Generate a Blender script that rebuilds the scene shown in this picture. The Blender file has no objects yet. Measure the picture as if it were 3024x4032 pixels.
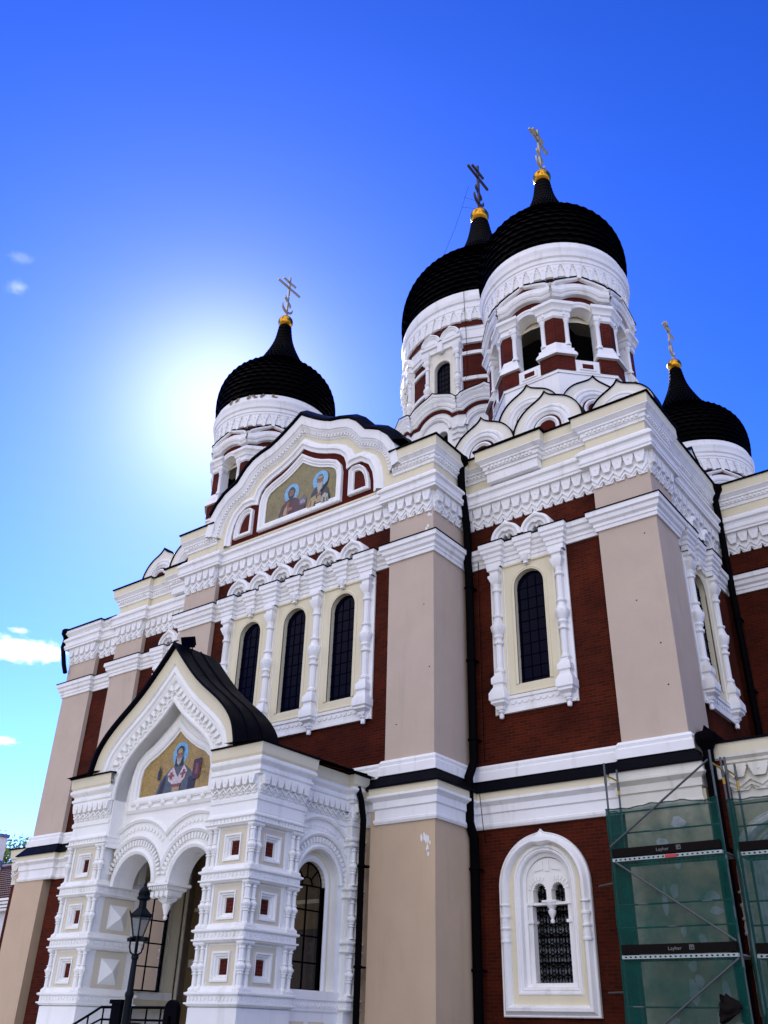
import bpy, bmesh, math, random
from math import sin, cos, pi, radians, sqrt, atan2
from mathutils import Vector, Euler
from mathutils.geometry import tessellate_polygon
random.seed(7)
SC = bpy.context.scene
COL = SC.collection
GZ = -1.6                                   # ground level (eye at z = 0)

# ------------------------------------------------------------------ camera
cam = bpy.data.cameras.new('camera'); co = bpy.data.objects.new('camera', cam); COL.objects.link(co)
cam.sensor_fit = 'VERTICAL'; cam.sensor_height = 36.0; cam.lens = 31.363
cam.clip_start = 0.1; cam.clip_end = 20000
co.location = (0, 0, 0)
co.rotation_euler = Euler((radians(90 + 30.3076), 0, 0)).to_matrix().to_4x4().to_euler()
M = (Euler((0, 0, radians(37.8371))).to_matrix() @ Euler((radians(90 + 30.3076), 0, 0)).to_matrix() @ Euler((0, 0, radians(1.6229))).to_matrix())
co.rotation_euler = M.to_euler()
SC.camera = co

# ------------------------------------------------------------------ sky, sun, exposure
SUN = Vector((-0.62636, 0.50957, 0.58992)).normalized()
SKY_TINT = (.437, .412, .535, 1); SKY_GAMMA = 1.7; SKY_STR = .10; SKY_SAT = 1.055; SKY_HUE = .5; FILL_CLOUD = (8.7, 8.3, 8.4, 1)
SUN_EL = math.asin(SUN.z); SUN_ROT = atan2(SUN.x, SUN.y)
w = bpy.data.worlds.new('World'); SC.world = w; w.use_nodes = True
nt = w.node_tree; nt.nodes.clear()
sky = nt.nodes.new('ShaderNodeTexSky'); sky.sky_type = 'NISHITA'; sky.sun_disc = False
sky.sun_elevation = SUN_EL; sky.sun_rotation = SUN_ROT
sky.altitude = 0; sky.air_density = 1.0; sky.dust_density = .14; sky.ozone_density = 4.0
N_ = nt.nodes.new; LK = nt.links.new
hsv = N_('ShaderNodeHueSaturation'); hsv.inputs['Saturation'].default_value = SKY_SAT; hsv.inputs['Hue'].default_value = SKY_HUE
tint = N_('ShaderNodeMix'); tint.data_type = 'RGBA'; tint.blend_type = 'MULTIPLY'; tint.inputs['Factor'].default_value = 1; tint.inputs['B'].default_value = SKY_TINT
LK(sky.outputs[0], tint.inputs['A']); gm = N_('ShaderNodeGamma'); gm.inputs['Gamma'].default_value = SKY_GAMMA; LK(tint.outputs['Result'], gm.inputs['Color']); LK(gm.outputs[0], hsv.inputs['Color'])
# unseen cumulus bank added behind the camera to brighten the shaded facade
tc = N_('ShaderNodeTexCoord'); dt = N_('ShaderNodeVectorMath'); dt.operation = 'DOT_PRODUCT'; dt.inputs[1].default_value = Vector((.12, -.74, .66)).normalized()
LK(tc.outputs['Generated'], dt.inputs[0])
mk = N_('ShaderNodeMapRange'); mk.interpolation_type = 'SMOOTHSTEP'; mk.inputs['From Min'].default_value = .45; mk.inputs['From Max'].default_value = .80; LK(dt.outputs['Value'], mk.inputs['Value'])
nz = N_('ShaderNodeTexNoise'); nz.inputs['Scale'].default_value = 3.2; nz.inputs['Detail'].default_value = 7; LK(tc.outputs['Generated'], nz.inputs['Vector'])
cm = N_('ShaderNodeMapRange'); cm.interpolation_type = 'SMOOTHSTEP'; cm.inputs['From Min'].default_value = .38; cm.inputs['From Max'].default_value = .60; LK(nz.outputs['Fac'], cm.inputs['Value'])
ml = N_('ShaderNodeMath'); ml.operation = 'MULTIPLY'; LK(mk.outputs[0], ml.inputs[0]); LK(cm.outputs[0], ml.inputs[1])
# aureole of thin haze round the sun
sd = N_('ShaderNodeVectorMath'); sd.operation = 'DOT_PRODUCT'; sd.inputs[1].default_value = SUN; LK(tc.outputs['Generated'], sd.inputs[0])
pw = N_('ShaderNodeMath'); pw.operation = 'POWER'; pw.inputs[1].default_value = 240; LK(sd.outputs['Value'], pw.inputs[0])
au = N_('ShaderNodeMix'); au.data_type = 'RGBA'; au.blend_type = 'ADD'; au.inputs['B'].default_value = (2.0, 2.0, 1.8, 1); LK(pw.outputs[0], au.inputs['Factor']); LK(hsv.outputs[0], au.inputs['A'])
mxc = N_('ShaderNodeMix'); mxc.data_type = 'RGBA'; mxc.inputs['B'].default_value = FILL_CLOUD; LK(ml.outputs[0], mxc.inputs['Factor']); LK(au.outputs['Result'], mxc.inputs['A'])
bgn = N_('ShaderNodeBackground'); bgn.inputs['Strength'].default_value = SKY_STR
out = N_('ShaderNodeOutputWorld')
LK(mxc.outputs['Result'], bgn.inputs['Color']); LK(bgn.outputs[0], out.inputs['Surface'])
sl = bpy.data.lights.new('sun', 'SUN'); sl.energy = 5.0; sl.angle = radians(0.5); sl.color = (1.0, 0.94, 0.84)
so = bpy.data.objects.new('sun', sl); COL.objects.link(so)
so.rotation_euler = SUN.to_track_quat('Z', 'Y').to_euler(); so.location = SUN * 120
SC.view_settings.view_transform = 'Standard'; SC.view_settings.look = 'None'
SC.view_settings.gamma = 1.0; SC.view_settings.exposure = 1.5
SC.cycles.max_bounces = 6; SC.cycles.diffuse_bounces = 4; SC.cycles.transparent_max_bounces = 12
SC.cycles.use_denoising = True

# ------------------------------------------------------------------ materials
MATS = {}
def new_mat(name):
    m = bpy.data.materials.new(name); m.use_nodes = True; MATS[name] = m
    n = m.node_tree.nodes; return m, n, m.node_tree.links, n['Principled BSDF']
def stucco(name, col, rough=.75, vary=.10, scale=1.3, bump=.15, streak=0.0):
    m, n, l, b = new_mat(name)
    g = n.new('ShaderNodeNewGeometry')
    t1 = n.new('ShaderNodeTexNoise'); t1.inputs['Scale'].default_value = scale; t1.inputs['Detail'].default_value = 6
    mp = n.new('ShaderNodeMapping'); mp.inputs['Scale'].default_value = (2.2, 2.2, .28)
    t2 = n.new('ShaderNodeTexNoise'); t2.inputs['Scale'].default_value = 1.6; t2.inputs['Detail'].default_value = 5
    l.new(g.outputs['Position'], t1.inputs['Vector']); l.new(g.outputs['Position'], mp.inputs['Vector']); l.new(mp.outputs[0], t2.inputs['Vector'])
    mx = n.new('ShaderNodeMix'); mx.data_type = 'RGBA'
    mx.inputs['A'].default_value = tuple(c * (1 - vary) for c in col) + (1,); mx.inputs['B'].default_value = tuple(min(1, c * (1 + vary)) for c in col) + (1,)
    l.new(t1.outputs['Fac'], mx.inputs['Factor'])
    last = mx.outputs['Result']
    if streak:
        rp = n.new('ShaderNodeMapRange'); rp.inputs['From Min'].default_value = .56; rp.inputs['From Max'].default_value = .78
        rp.inputs['To Max'].default_value = streak
        l.new(t2.outputs['Fac'], rp.inputs['Value'])
        m2 = n.new('ShaderNodeMix'); m2.data_type = 'RGBA'; m2.inputs['B'].default_value = tuple(c * .55 for c in col[:2]) + (col[2] * .48, 1)
        l.new(rp.outputs[0], m2.inputs['Factor']); l.new(last, m2.inputs['A']); last = m2.outputs['Result']
    l.new(last, b.inputs['Base Color'])
    b.inputs['Roughness'].default_value = rough
    if bump:
        t3 = n.new('ShaderNodeTexNoise'); t3.inputs['Scale'].default_value = 45; t3.inputs['Detail'].default_value = 4
        l.new(g.outputs['Position'], t3.inputs['Vector'])
        bp = n.new('ShaderNodeBump'); bp.inputs['Strength'].default_value = bump; bp.inputs['Distance'].default_value = .02
        l.new(t3.outputs['Fac'], bp.inputs['Height']); l.new(bp.outputs[0], b.inputs['Normal'])
    return m
def plain(name, col, rough=.5, metal=0., spec=.5):
    m, n, l, b = new_mat(name)
    b.inputs['Base Color'].default_value = tuple(col) + (1,); b.inputs['Roughness'].default_value = rough; b.inputs['Metallic'].default_value = metal
    b.inputs['Specular IOR Level'].default_value = spec
    return m
def brick(name, c1, c2, mortar, bw=.27, rh=.085):
    m, n, l, b = new_mat(name)
    g = n.new('ShaderNodeNewGeometry'); sp = n.new('ShaderNodeSeparateXYZ'); l.new(g.outputs['Position'], sp.inputs[0])
    sn = n.new('ShaderNodeSeparateXYZ'); l.new(g.outputs['True Normal'], sn.inputs[0])
    ax = n.new('ShaderNodeMath'); ax.operation = 'ABSOLUTE'; l.new(sn.outputs[0], ax.inputs[0])
    gt = n.new('ShaderNodeMath'); gt.operation = 'GREATER_THAN'; gt.inputs[1].default_value = .72; l.new(ax.outputs[0], gt.inputs[0])
    mu = n.new('ShaderNodeMix'); l.new(gt.outputs[0], mu.inputs['Factor']); l.new(sp.outputs[0], mu.inputs['A']); l.new(sp.outputs[1], mu.inputs['B'])
    cb = n.new('ShaderNodeCombineXYZ'); l.new(mu.outputs['Result'], cb.inputs[0]); l.new(sp.outputs[2], cb.inputs[1])
    bt = n.new('ShaderNodeTexBrick'); bt.inputs['Scale'].default_value = 1; bt.inputs['Brick Width'].default_value = bw; bt.inputs['Row Height'].default_value = rh
    bt.inputs['Mortar Size'].default_value = .009; bt.inputs['Mortar Smooth'].default_value = .3; bt.inputs['Bias'].default_value = -.2
    bt.inputs['Color1'].default_value = tuple(c1) + (1,); bt.inputs['Color2'].default_value = tuple(c2) + (1,); bt.inputs['Mortar'].default_value = tuple(mortar) + (1,)
    l.new(cb.outputs[0], bt.inputs['Vector'])
    t = n.new('ShaderNodeTexNoise'); t.inputs['Scale'].default_value = .9; t.inputs['Detail'].default_value = 7; l.new(g.outputs['Position'], t.inputs['Vector'])
    mr = n.new('ShaderNodeMapRange'); mr.inputs['From Min'].default_value = .3; mr.inputs['From Max'].default_value = .7; mr.inputs['To Min'].default_value = .65; mr.inputs['To Max'].default_value = 1.35
    l.new(t.outputs['Fac'], mr.inputs['Value'])
    mm = n.new('ShaderNodeMix'); mm.data_type = 'RGBA'; mm.blend_type = 'MULTIPLY'; mm.inputs['Factor'].default_value = 1
    l.new(bt.outputs['Color'], mm.inputs['A']); l.new(mr.outputs[0], mm.inputs['B']); l.new(mm.outputs['Result'], b.inputs['Base Color'])
    b.inputs['Roughness'].default_value = .9; b.inputs['Specular IOR Level'].default_value = .12
    bp = n.new('ShaderNodeBump'); bp.inputs['Strength'].default_value = .5; bp.inputs['Distance'].default_value = .01; bp.invert = True
    l.new(bt.outputs['Fac'], bp.inputs['Height']); l.new(bp.outputs[0], b.inputs['Normal'])
    return m
stucco('white', (.82, .82, .80), streak=.5)
stucco('porch_white', (.82, .82, .765), streak=.38)
stucco('worn_white', (.66, .64, .54), streak=.55, vary=.2)
stucco('cream', (.69, .63, .44), vary=.06, streak=.12)
stucco('kok_cream', (.74, .71, .60), vary=.06, streak=.2)
stucco('beige', (.50, .40, .305), vary=.10, bump=.3, streak=.20)
stucco('warm_lit_beige', (.52, .39, .255), vary=.10, bump=.3, streak=.20)  # beige tinted warmer in place of the warm light low on the walls
stucco('repaired_beige', (.50, .45, .31), vary=.1, bump=.3)
stucco('panel_beige', (.64, .575, .42), vary=.06)
stucco('grime', (.20, .15, .10), vary=.5, scale=6)
stucco('patch', (.75, .76, .76), vary=.05)
brick('brick', (.066, .0085, .0026), (.034, .0048, .0018), (.058, .019, .009))
brick('panel_brick', (.085, .0095, .0055), (.055, .0065, .004), (.09, .03, .02), .22, .08)
plain('red_paint', (.075, .0095, .006), .85, 0, .08)
m, n, l, b = new_mat('roof_metal')
g = n.new('ShaderNodeNewGeometry'); t = n.new('ShaderNodeTexNoise'); t.inputs['Scale'].default_value = 2.5; t.inputs['Detail'].default_value = 6
l.new(g.outputs['Position'], t.inputs['Vector']); r = n.new('ShaderNodeMapRange'); r.inputs['To Min'].default_value = .3; r.inputs['To Max'].default_value = .6
l.new(t.outputs['Fac'], r.inputs['Value']); l.new(r.outputs[0], b.inputs['Roughness'])
b.inputs['Base Color'].default_value = (.003, .003, .006, 1); b.inputs['Specular IOR Level'].default_value = .02
plain('black_iron', (.0018, .0018, .0025), .6, 0, .02)
plain('dome_tile', (.0007, .0007, .0011), .42, 0, .012)
m, n, l, b = new_mat('gold')
g = n.new('ShaderNodeNewGeometry'); t = n.new('ShaderNodeTexNoise'); t.inputs['Scale'].default_value = 9; t.inputs['Detail'].default_value = 5
l.new(g.outputs['Position'], t.inputs['Vector']); bp = n.new('ShaderNodeBump'); bp.inputs['Strength'].default_value = .25; bp.inputs['Distance'].default_value = .05
l.new(t.outputs['Fac'], bp.inputs['Height']); l.new(bp.outputs[0], b.inputs['Normal'])
b.inputs['Base Color'].default_value = (.52, .25, .02, 1); b.inputs['Metallic'].default_value = 1; b.inputs['Roughness'].default_value = .22
plain('gilt_cross', (.40, .37, .26), .4, .6)
plain('silhouette_cross', (.035, .026, .02), .5, .4)  # gilding darkened in its colour to read as a backlit silhouette
plain('glass', (.0012, .0016, .010), .10, 0, .03)
m, n, l, b = new_mat('clear_glass')
b.inputs['Base Color'].default_value = (.02, .022, .025, 1); b.inputs['Roughness'].default_value = .05; b.inputs['Alpha'].default_value = .35
plain('lead_bar', (.0010, .0012, .005), .6, 0, .01)
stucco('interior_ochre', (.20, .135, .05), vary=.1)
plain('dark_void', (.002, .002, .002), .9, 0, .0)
m, n, l, b = new_mat('dull_pane')
g = n.new('ShaderNodeNewGeometry'); t = n.new('ShaderNodeTexVoronoi'); t.inputs['Scale'].default_value = 7
l.new(g.outputs['Position'], t.inputs['Vector']); rr = n.new('ShaderNodeValToRGB'); rr.color_ramp.elements[0].color = (.05, .055, .06, 1); rr.color_ramp.elements[1].color = (.22, .23, .22, 1)
l.new(t.outputs['Color'], rr.inputs['Fac']); l.new(rr.outputs['Color'], b.inputs['Base Color']); b.inputs['Roughness'].default_value = .25
m, n, l, b = new_mat('bronze')
b.inputs['Base Color'].default_value = (.006, .005, .004, 1); b.inputs['Metallic'].default_value = .3; b.inputs['Roughness'].default_value = .55
def mosaic(name, col, vary=.35):
    m, n, l, b = new_mat(name)
    g = n.new('ShaderNodeNewGeometry'); v = n.new('ShaderNodeTexVoronoi'); v.inputs['Scale'].default_value = 34
    t = n.new('ShaderNodeTexNoise'); t.inputs['Scale'].default_value = 3.2; t.inputs['Detail'].default_value = 5
    l.new(g.outputs['Position'], v.inputs['Vector']); l.new(g.outputs['Position'], t.inputs['Vector'])
    bw = n.new('ShaderNodeSeparateColor'); l.new(v.outputs['Color'], bw.inputs[0])
    ad = n.new('ShaderNodeMath'); ad.operation = 'ADD'; l.new(bw.outputs[0], ad.inputs[0]); l.new(t.outputs['Fac'], ad.inputs[1])
    mr = n.new('ShaderNodeMapRange'); mr.inputs['From Min'].default_value = .3; mr.inputs['From Max'].default_value = 1.5
    mr.inputs['To Min'].default_value = 1 - vary; mr.inputs['To Max'].default_value = 1 + vary; l.new(ad.outputs[0], mr.inputs['Value'])
    mm = n.new('ShaderNodeMix'); mm.data_type = 'RGBA'; mm.blend_type = 'MULTIPLY'; mm.inputs['Factor'].default_value = 1
    mm.inputs['A'].default_value = tuple(col) + (1,); l.new(mr.outputs[0], mm.inputs['B']); l.new(mm.outputs['Result'], b.inputs['Base Color'])
    b.inputs['Roughness'].default_value = .4
for nm, c in (('mos_gold', (.30, .195, .035)), ('mos_olive', (.17, .145, .045)), ('mos_blue', (.13, .34, .52)), ('mos_skin', (.22, .10, .055)), ('mos_hair', (.018, .012, .012)),
              ('mos_beard', (.30, .30, .25)), ('mos_maroon', (.055, .014, .018)), ('mos_navy', (.012, .016, .035)), ('mos_ochre', (.30, .23, .11)), ('mos_grey', (.07, .08, .08)),
              ('mos_pink', (.46, .38, .38)), ('mos_rust', (.20, .05, .03)), ('mos_violet', (.10, .085, .17)), ('mos_text', (.13, .075, .02))):
    mosaic(nm, c)
m, n, l, b = new_mat('green_net')                      # woven shade cloth: fine holes through to what stands behind
g = n.new('ShaderNodeNewGeometry'); t = n.new('ShaderNodeTexNoise'); t.inputs['Scale'].default_value = 2.3; t.inputs['Detail'].default_value = 6
l.new(g.outputs['Position'], t.inputs['Vector']); mr = n.new('ShaderNodeMapRange'); mr.inputs['From Min'].default_value = .3; mr.inputs['From Max'].default_value = .7
mr.inputs['To Min'].default_value = .50; mr.inputs['To Max'].default_value = .82; l.new(t.outputs['Fac'], mr.inputs['Value'])
l.new(mr.outputs[0], b.inputs['Alpha']); b.inputs['Base Color'].default_value = (.0012, .058, .044, 1); b.inputs['Roughness'].default_value = .8; b.inputs['Specular IOR Level'].default_value = .15
plain('galvanised', (.075, .09, .09), .5, .4)
plain('yellow_paint', (.42, .28, .02), .5)
plain('toe_board', (.006, .004, .0035), .8, 0, .1)
plain('deck_steel', (.34, .40, .38), .6, .1)
plain('red_tag', (.5, .02, .02), .5)
plain('grey_letter', (.17, .17, .16), .6)
plain('lamp_iron', (.004, .006, .007), .5, 0, .12)
m, n, l, b = new_mat('frosted_glass')
b.inputs['Base Color'].default_value = (.17, .21, .21, 1); b.inputs['Roughness'].default_value = .4; b.inputs['Alpha'].default_value = .45
plain('house_wall', (.62, .62, .64), .8)
plain('metal_blue', (.07, .11, .22), .5, .0)
m, n, l, b = new_mat('roof_tile')
g = n.new('ShaderNodeNewGeometry'); t = n.new('ShaderNodeTexNoise'); t.inputs['Scale'].default_value = 2.5; l.new(g.outputs['Position'], t.inputs['Vector'])
rr = n.new('ShaderNodeValToRGB'); rr.color_ramp.elements[0].color = (.035, .012, .012, 1); rr.color_ramp.elements[1].color = (.11, .04, .035, 1)
l.new(t.outputs['Fac'], rr.inputs['Fac']); l.new(rr.outputs['Color'], b.inputs['Base Color']); b.inputs['Roughness'].default_value = .35
m, n, l, b = new_mat('leaf')
g = n.new('ShaderNodeObjectInfo'); geo = n.new('ShaderNodeNewGeometry'); t = n.new('ShaderNodeTexNoise'); t.inputs['Scale'].default_value = .9; l.new(geo.outputs['Position'], t.inputs['Vector'])
rr = n.new('ShaderNodeValToRGB'); rr.color_ramp.elements[0].color = (.02, .05, .012, 1); rr.color_ramp.elements[1].color = (.10, .16, .035, 1)
l.new(t.outputs['Fac'], rr.inputs['Fac']); l.new(rr.outputs['Color'], b.inputs['Base Color']); b.inputs['Roughness'].default_value = .6
tr = n.new('ShaderNodeBsdfTranslucent'); l.new(rr.outputs['Color'], tr.inputs['Color']); mxs = n.new('ShaderNodeMixShader'); mxs.inputs[0].default_value = .4
l.new(b.outputs[0], mxs.inputs[1]); l.new(tr.outputs[0], mxs.inputs[2]); l.new(mxs.outputs[0], n['Material Output'].inputs['Surface'])
plain('bark', (.06, .045, .03), .9)
m, n, l, b = new_mat('cobbles')
g = n.new('ShaderNodeNewGeometry'); v = n.new('ShaderNodeTexVoronoi'); v.inputs['Scale'].default_value = 6
t = n.new('ShaderNodeTexNoise'); t.inputs['Scale'].default_value = .35; t.inputs['Detail'].default_value = 5
l.new(g.outputs['Position'], v.inputs['Vector']); l.new(g.outputs['Position'], t.inputs['Vector'])
rr = n.new('ShaderNodeValToRGB'); rr.color_ramp.elements[0].color = (.10, .09, .075, 1); rr.color_ramp.elements[1].color = (.22, .20, .165, 1)
l.new(v.outputs['Color'], rr.inputs['Fac']); mm = n.new('ShaderNodeMix'); mm.data_type = 'RGBA'; mm.blend_type = 'MULTIPLY'; mm.inputs['Factor'].default_value = .5
l.new(rr.outputs['Color'], mm.inputs['A']); l.new(t.outputs['Fac'], mm.inputs['B']); l.new(mm.outputs['Result'], b.inputs['Base Color']); b.inputs['Roughness'].default_value = .8
bp = n.new('ShaderNodeBump'); bp.inputs['Strength'].default_value = .6; bp.inputs['Distance'].default_value = .03; l.new(v.outputs['Distance'], bp.inputs['Height']); l.new(bp.outputs[0], b.inputs['Normal'])

# ------------------------------------------------------------------ mesh builder
WO = {}
class MB:
    def __init__(s): s.v = []; s.f = []; s.m = []; s.sm = []; s.names = []
    def mi(s, m):
        if m not in s.names: s.names.append(m)
        return s.names.index(m)
    def face(s, pts, mat, smooth=False):
        i = len(s.v); s.v += [tuple(p) for p in pts]; s.f.append(tuple(range(i, i + len(pts)))); s.m.append(s.mi(mat)); s.sm.append(smooth)
    def grid(s, rows, mat, closed_u=False, closed_v=False, smooth=False):     # rows: list of equal-length point rows
        i0 = len(s.v); nr, nc = len(rows), len(rows[0])
        for r in rows: s.v += [tuple(p) for p in r]
        for a in range(nr if closed_v else nr - 1):
            for c in range(nc if closed_u else nc - 1):
                a2, c2 = (a + 1) % nr, (c + 1) % nc
                s.f.append((i0 + a * nc + c, i0 + a * nc + c2, i0 + a2 * nc + c2, i0 + a2 * nc + c))
                s.m.append(s.mi(mat if isinstance(mat, str) else mat[a % len(mat)])); s.sm.append(smooth)
    def build(s, name, parent=None, origin=None, angle=35):
        if origin is None: origin = (0, 0, 0)
        O = Vector(origin)
        me = bpy.data.meshes.new(name); me.from_pydata([tuple(Vector(p) - O) for p in s.v], [], s.f)
        for m in s.names: me.materials.append(MATS[m])
        me.polygons.foreach_set('material_index', s.m)
        bm = bmesh.new(); bm.from_mesh(me); bmesh.ops.remove_doubles(bm, verts=bm.verts, dist=1e-5)
        bmesh.ops.recalc_face_normals(bm, faces=bm.faces); bm.to_mesh(me); bm.free()
        if any(s.sm):
            me.polygons.foreach_set('use_smooth', [True] * len(me.polygons)); me.set_sharp_from_angle(angle=radians(angle))
        o = bpy.data.objects.new(name, me); COL.objects.link(o)
        place(o, parent, O)
        return o
def place(o, parent, O):
    WO[o.name] = Vector(O)
    if parent is not None:
        o.parent = parent; o.location = Vector(O) - WO[parent.name]
    else: o.location = O
def empty(name, loc, label=None, cat=None, group=None):
    o = bpy.data.objects.new(name, None); COL.objects.link(o); o.location = loc; WO[o.name] = Vector(loc); o.empty_display_size = .3
    tag(o, label, cat, group); return o
def tag(o, label=None, cat=None, group=None, kind=None):
    if label: o['label'] = label
    if cat: o['category'] = cat
    if group: o['group'] = group
    if kind: o['kind'] = kind
    return o
def copy_at(o, parent, delta, rz=None, kids=True):              # copy a part and its sub-parts, moved by delta (world)
    c = o.copy(); COL.objects.link(c); WO[c.name] = WO[o.name] + Vector(delta)
    c.parent = parent; c.location = WO[c.name] - (WO[parent.name] if parent else Vector())
    if rz is not None: c.rotation_euler = (0, 0, rz)
    if kids:
        for k in list(o.children):
            d = k.copy(); COL.objects.link(d); d.parent = c; WO[d.name] = WO[k.name] + Vector(delta)
    return c
def frame(ox, oy, ang):                                         # ang: direction (deg) the surface faces
    a = radians(ang); nx, ny = cos(a), sin(a); ux, uy = -ny, nx
    return lambda u, v, w=0.0: (ox + u * ux + w * nx, oy + u * uy + w * ny, v)
FR = lambda y: frame(0, y, -90)                                  # faces the camera side, u = world X
SR = lambda x: frame(x, 0, 0)                                    # faces +X, u = world Y
SL = lambda x: (lambda u, v, w=0.0: (x - w, u, v))               # faces -X, u = world Y
def box(mb, T, u0, u1, v0, v1, w0, w1, mat):
    p = [T(u, v, w) for w in (w0, w1) for u, v in ((u0, v0), (u1, v0), (u1, v1), (u0, v1))]
    for f in ((0, 1, 2, 3), (7, 6, 5, 4), (0, 4, 5, 1), (1, 5, 6, 2), (2, 6, 7, 3), (3, 7, 4, 0)): mb.face([p[i] for i in f], mat)
def plate(mb, T, outer, holes, w, mat, back=None, jamb=None):    # flat face with holes; jamb depth to back
    loops = [[Vector((a, b, 0)) for a, b in outer]] + [[Vector((a, b, 0)) for a, b in h] for h in holes]
    flat = [p for lp in loops for p in lp]
    for t in tessellate_polygon(loops): mb.face([T(flat[i].x, flat[i].y, w) for i in t], mat)
    if back is not None:
        for k, lp in enumerate([outer] + holes):
            for i in range(len(lp)):
                a, b = lp[i], lp[(i + 1) % len(lp)]
                mb.face([T(a[0], a[1], w), T(b[0], b[1], w), T(b[0], b[1], back), T(a[0], a[1], back)], mat if k == 0 or jamb is None else jamb)
def prism(mb, T, poly, w0, w1, mat):
    plate(mb, T, poly, [], w1, mat, w0)
def offs(curve, d, closed=False, lim=2.6):                       # offset a 2-D polyline to its left by d
    n = len(curve); res = []
    for i in range(n):
        p = Vector(curve[i]); a = Vector(curve[i - 1]) if (i > 0 or closed) else None; b = Vector(curve[(i + 1) % n]) if (i < n - 1 or closed) else None
        ns = []
        for q0, q1 in ((a, p), (p, b)):
            if q0 is None or q1 is None: continue
            t = (q1 - q0)
            if t.length < 1e-9: continue
            t.normalize(); ns.append(Vector((-t.y, t.x)))
        if len(ns) == 2:
            k = ns[0] + ns[1]
            if k.length < 1e-6: k = ns[0]
            k.normalize(); s = 1 / max(k.dot(ns[0]), 1 / lim); res.append(p + k * d * s)
        else: res.append(p + ns[0] * d)
    return res
def cusp_offs(curve, d, closed=False):                           # offset that keeps a pointed arch from folding over itself at its tip
    o = offs(curve, d, closed, 6.0)
    k = max(range(len(curve)), key=lambda i: curve[i][1]); cx = curve[k][0]
    if 2 < k < len(curve) - 3 and abs(curve[k - 1][0] - cx - (cx - curve[(k + 1) % len(curve)][0])) < 1e-4 and curve[k - 1][0] > cx:
        for rng, sg in ((range(k - 1, -1, -1), 1), (range(k + 1, len(curve)), -1)):
            bad = [i for i in rng if abs(i - k) < len(curve) * .45 and (o[i].x - cx) * sg < 1e-4]
            bad += [i for i in rng if abs(i - k) < 6 and o[i].y > o[k].y]
            for i in bad: o[i] = Vector(o[k])
    return o
def vsweep(mb, T, curve, prof, mats, closed=False, smooth=True):  # moulding along a curve in the wall plane; prof = (n, w)
    rows = []
    for n_, w_ in prof: rows.append([T(p.x, p.y, w_) for p in cusp_offs(curve, n_, closed)])
    mb.grid(rows, mats, closed_u=closed, smooth=smooth)
def hsweep(mb, path, prof, mats, caps=True, closed=False, smooth=False):       # moulding along a plan path; prof = (out, z); out is to the right of travel
    rows = []
    for o_, z_ in prof: rows.append([(p.x, p.y, z_) for p in offs(path, -o_, closed)])
    mb.grid(rows, mats, closed_u=closed, smooth=smooth)
    if caps and not closed:
        for k in (0, -1):
            q = offs(path, .25, closed)[k]; mb.face([r[k] for r in rows] + [(q.x, q.y, prof[-1][1]), (q.x, q.y, prof[0][1])], mats if isinstance(mats, str) else mats[0])
def lathe(mb, c, prof, n, mat, smooth=True, phase=0., a0=0., a1=2 * pi, caps=False):
    full = abs(a1 - a0 - 2 * pi) < 1e-6
    rows = [[(c[0] + r_ * cos(phase + a0 + (a1 - a0) * i / n), c[1] + r_ * sin(phase + a0 + (a1 - a0) * i / n), z_) for i in range(n if full else n + 1)] for r_, z_ in prof]
    mb.grid(rows, mat, closed_u=full, smooth=smooth)
    if caps:
        mb.face(rows[0], mat if isinstance(mat, str) else mat[0]); mb.face(rows[-1], mat if isinstance(mat, str) else mat[-1])
def sq(mb, T, u, w, prof, mat):                                  # square pier stack: prof = (half, z)
    rows = [[T(u + a * h, z, w + b_ * h) for a, b_ in ((-1, -1), (1, -1), (1, 1), (-1, 1))] for h, z in prof]
    mb.grid(rows, mat, closed_u=True); mb.face(rows[0], mat); mb.face(rows[-1], mat)
def tube(mb, pts, r_, mat, n=8, closed=False):
    P_ = [Vector(p) for p in pts]; rows = []; up = None
    for i, p in enumerate(P_):
        t = (P_[min(i + 1, len(P_) - 1)] - P_[max(i - 1, 0)])
        if closed: t = P_[(i + 1) % len(P_)] - P_[i - 1]
        t.normalize()
        if up is None: up = Vector((0, 0, 1)) if abs(t.z) < .9 else Vector((1, 0, 0))
        a = t.cross(up).normalized(); b_ = t.cross(a).normalized(); up = -b_ if False else up - t * up.dot(t)
        rr_ = r_[i] if isinstance(r_, (list, tuple)) else r_
        rows.append([p + a * rr_ * cos(2 * pi * k / n) + b_ * rr_ * sin(2 * pi * k / n) for k in range(n)])
    mb.grid(rows, mat, closed_u=True, closed_v=closed, smooth=True)
    if not closed: mb.face(rows[0], mat); mb.face(rows[-1], mat)
def arc(uc, vc, r_, a0, a1, n): return [(uc + r_ * cos(a0 + (a1 - a0) * i / n), vc + r_ * sin(a0 + (a1 - a0) * i / n)) for i in range(n + 1)]
def archpoly(uc, hw, v0, vs, n=14): return [(uc - hw, v0), (uc + hw, v0)] + arc(uc, vs, hw, 0, pi, n)
def bez(p0, p1, p2, p3, n):
    return [tuple((1 - t) ** 3 * a + 3 * t * (1 - t) ** 2 * b_ + 3 * t * t * (1 - t) * c + t ** 3 * d for a, b_, c, d in zip(p0, p1, p2, p3)) for t in [i / n for i in range(n + 1)]]
def keel(uc, hw, vs, va, n=9, k=.55):                            # pointed (ogee) arch from right springing over the tip to left springing
    H = va - vs; mx_, my_ = .68 * hw, vs + k * H
    r1 = bez((hw, vs), (hw, vs + .30 * H), (mx_ + .16 * hw, my_ - .13 * H), (mx_, my_), n)
    r2 = bez((mx_, my_), (mx_ - .30 * hw, my_ + .24 * H), (.15 * hw, va - .20 * H), (0, va), n)
    right = r1 + r2[1:]
    return [(uc + a, b_) for a, b_ in right] + [(uc - a, b_) for a, b_ in reversed(right[:-1])]
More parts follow.
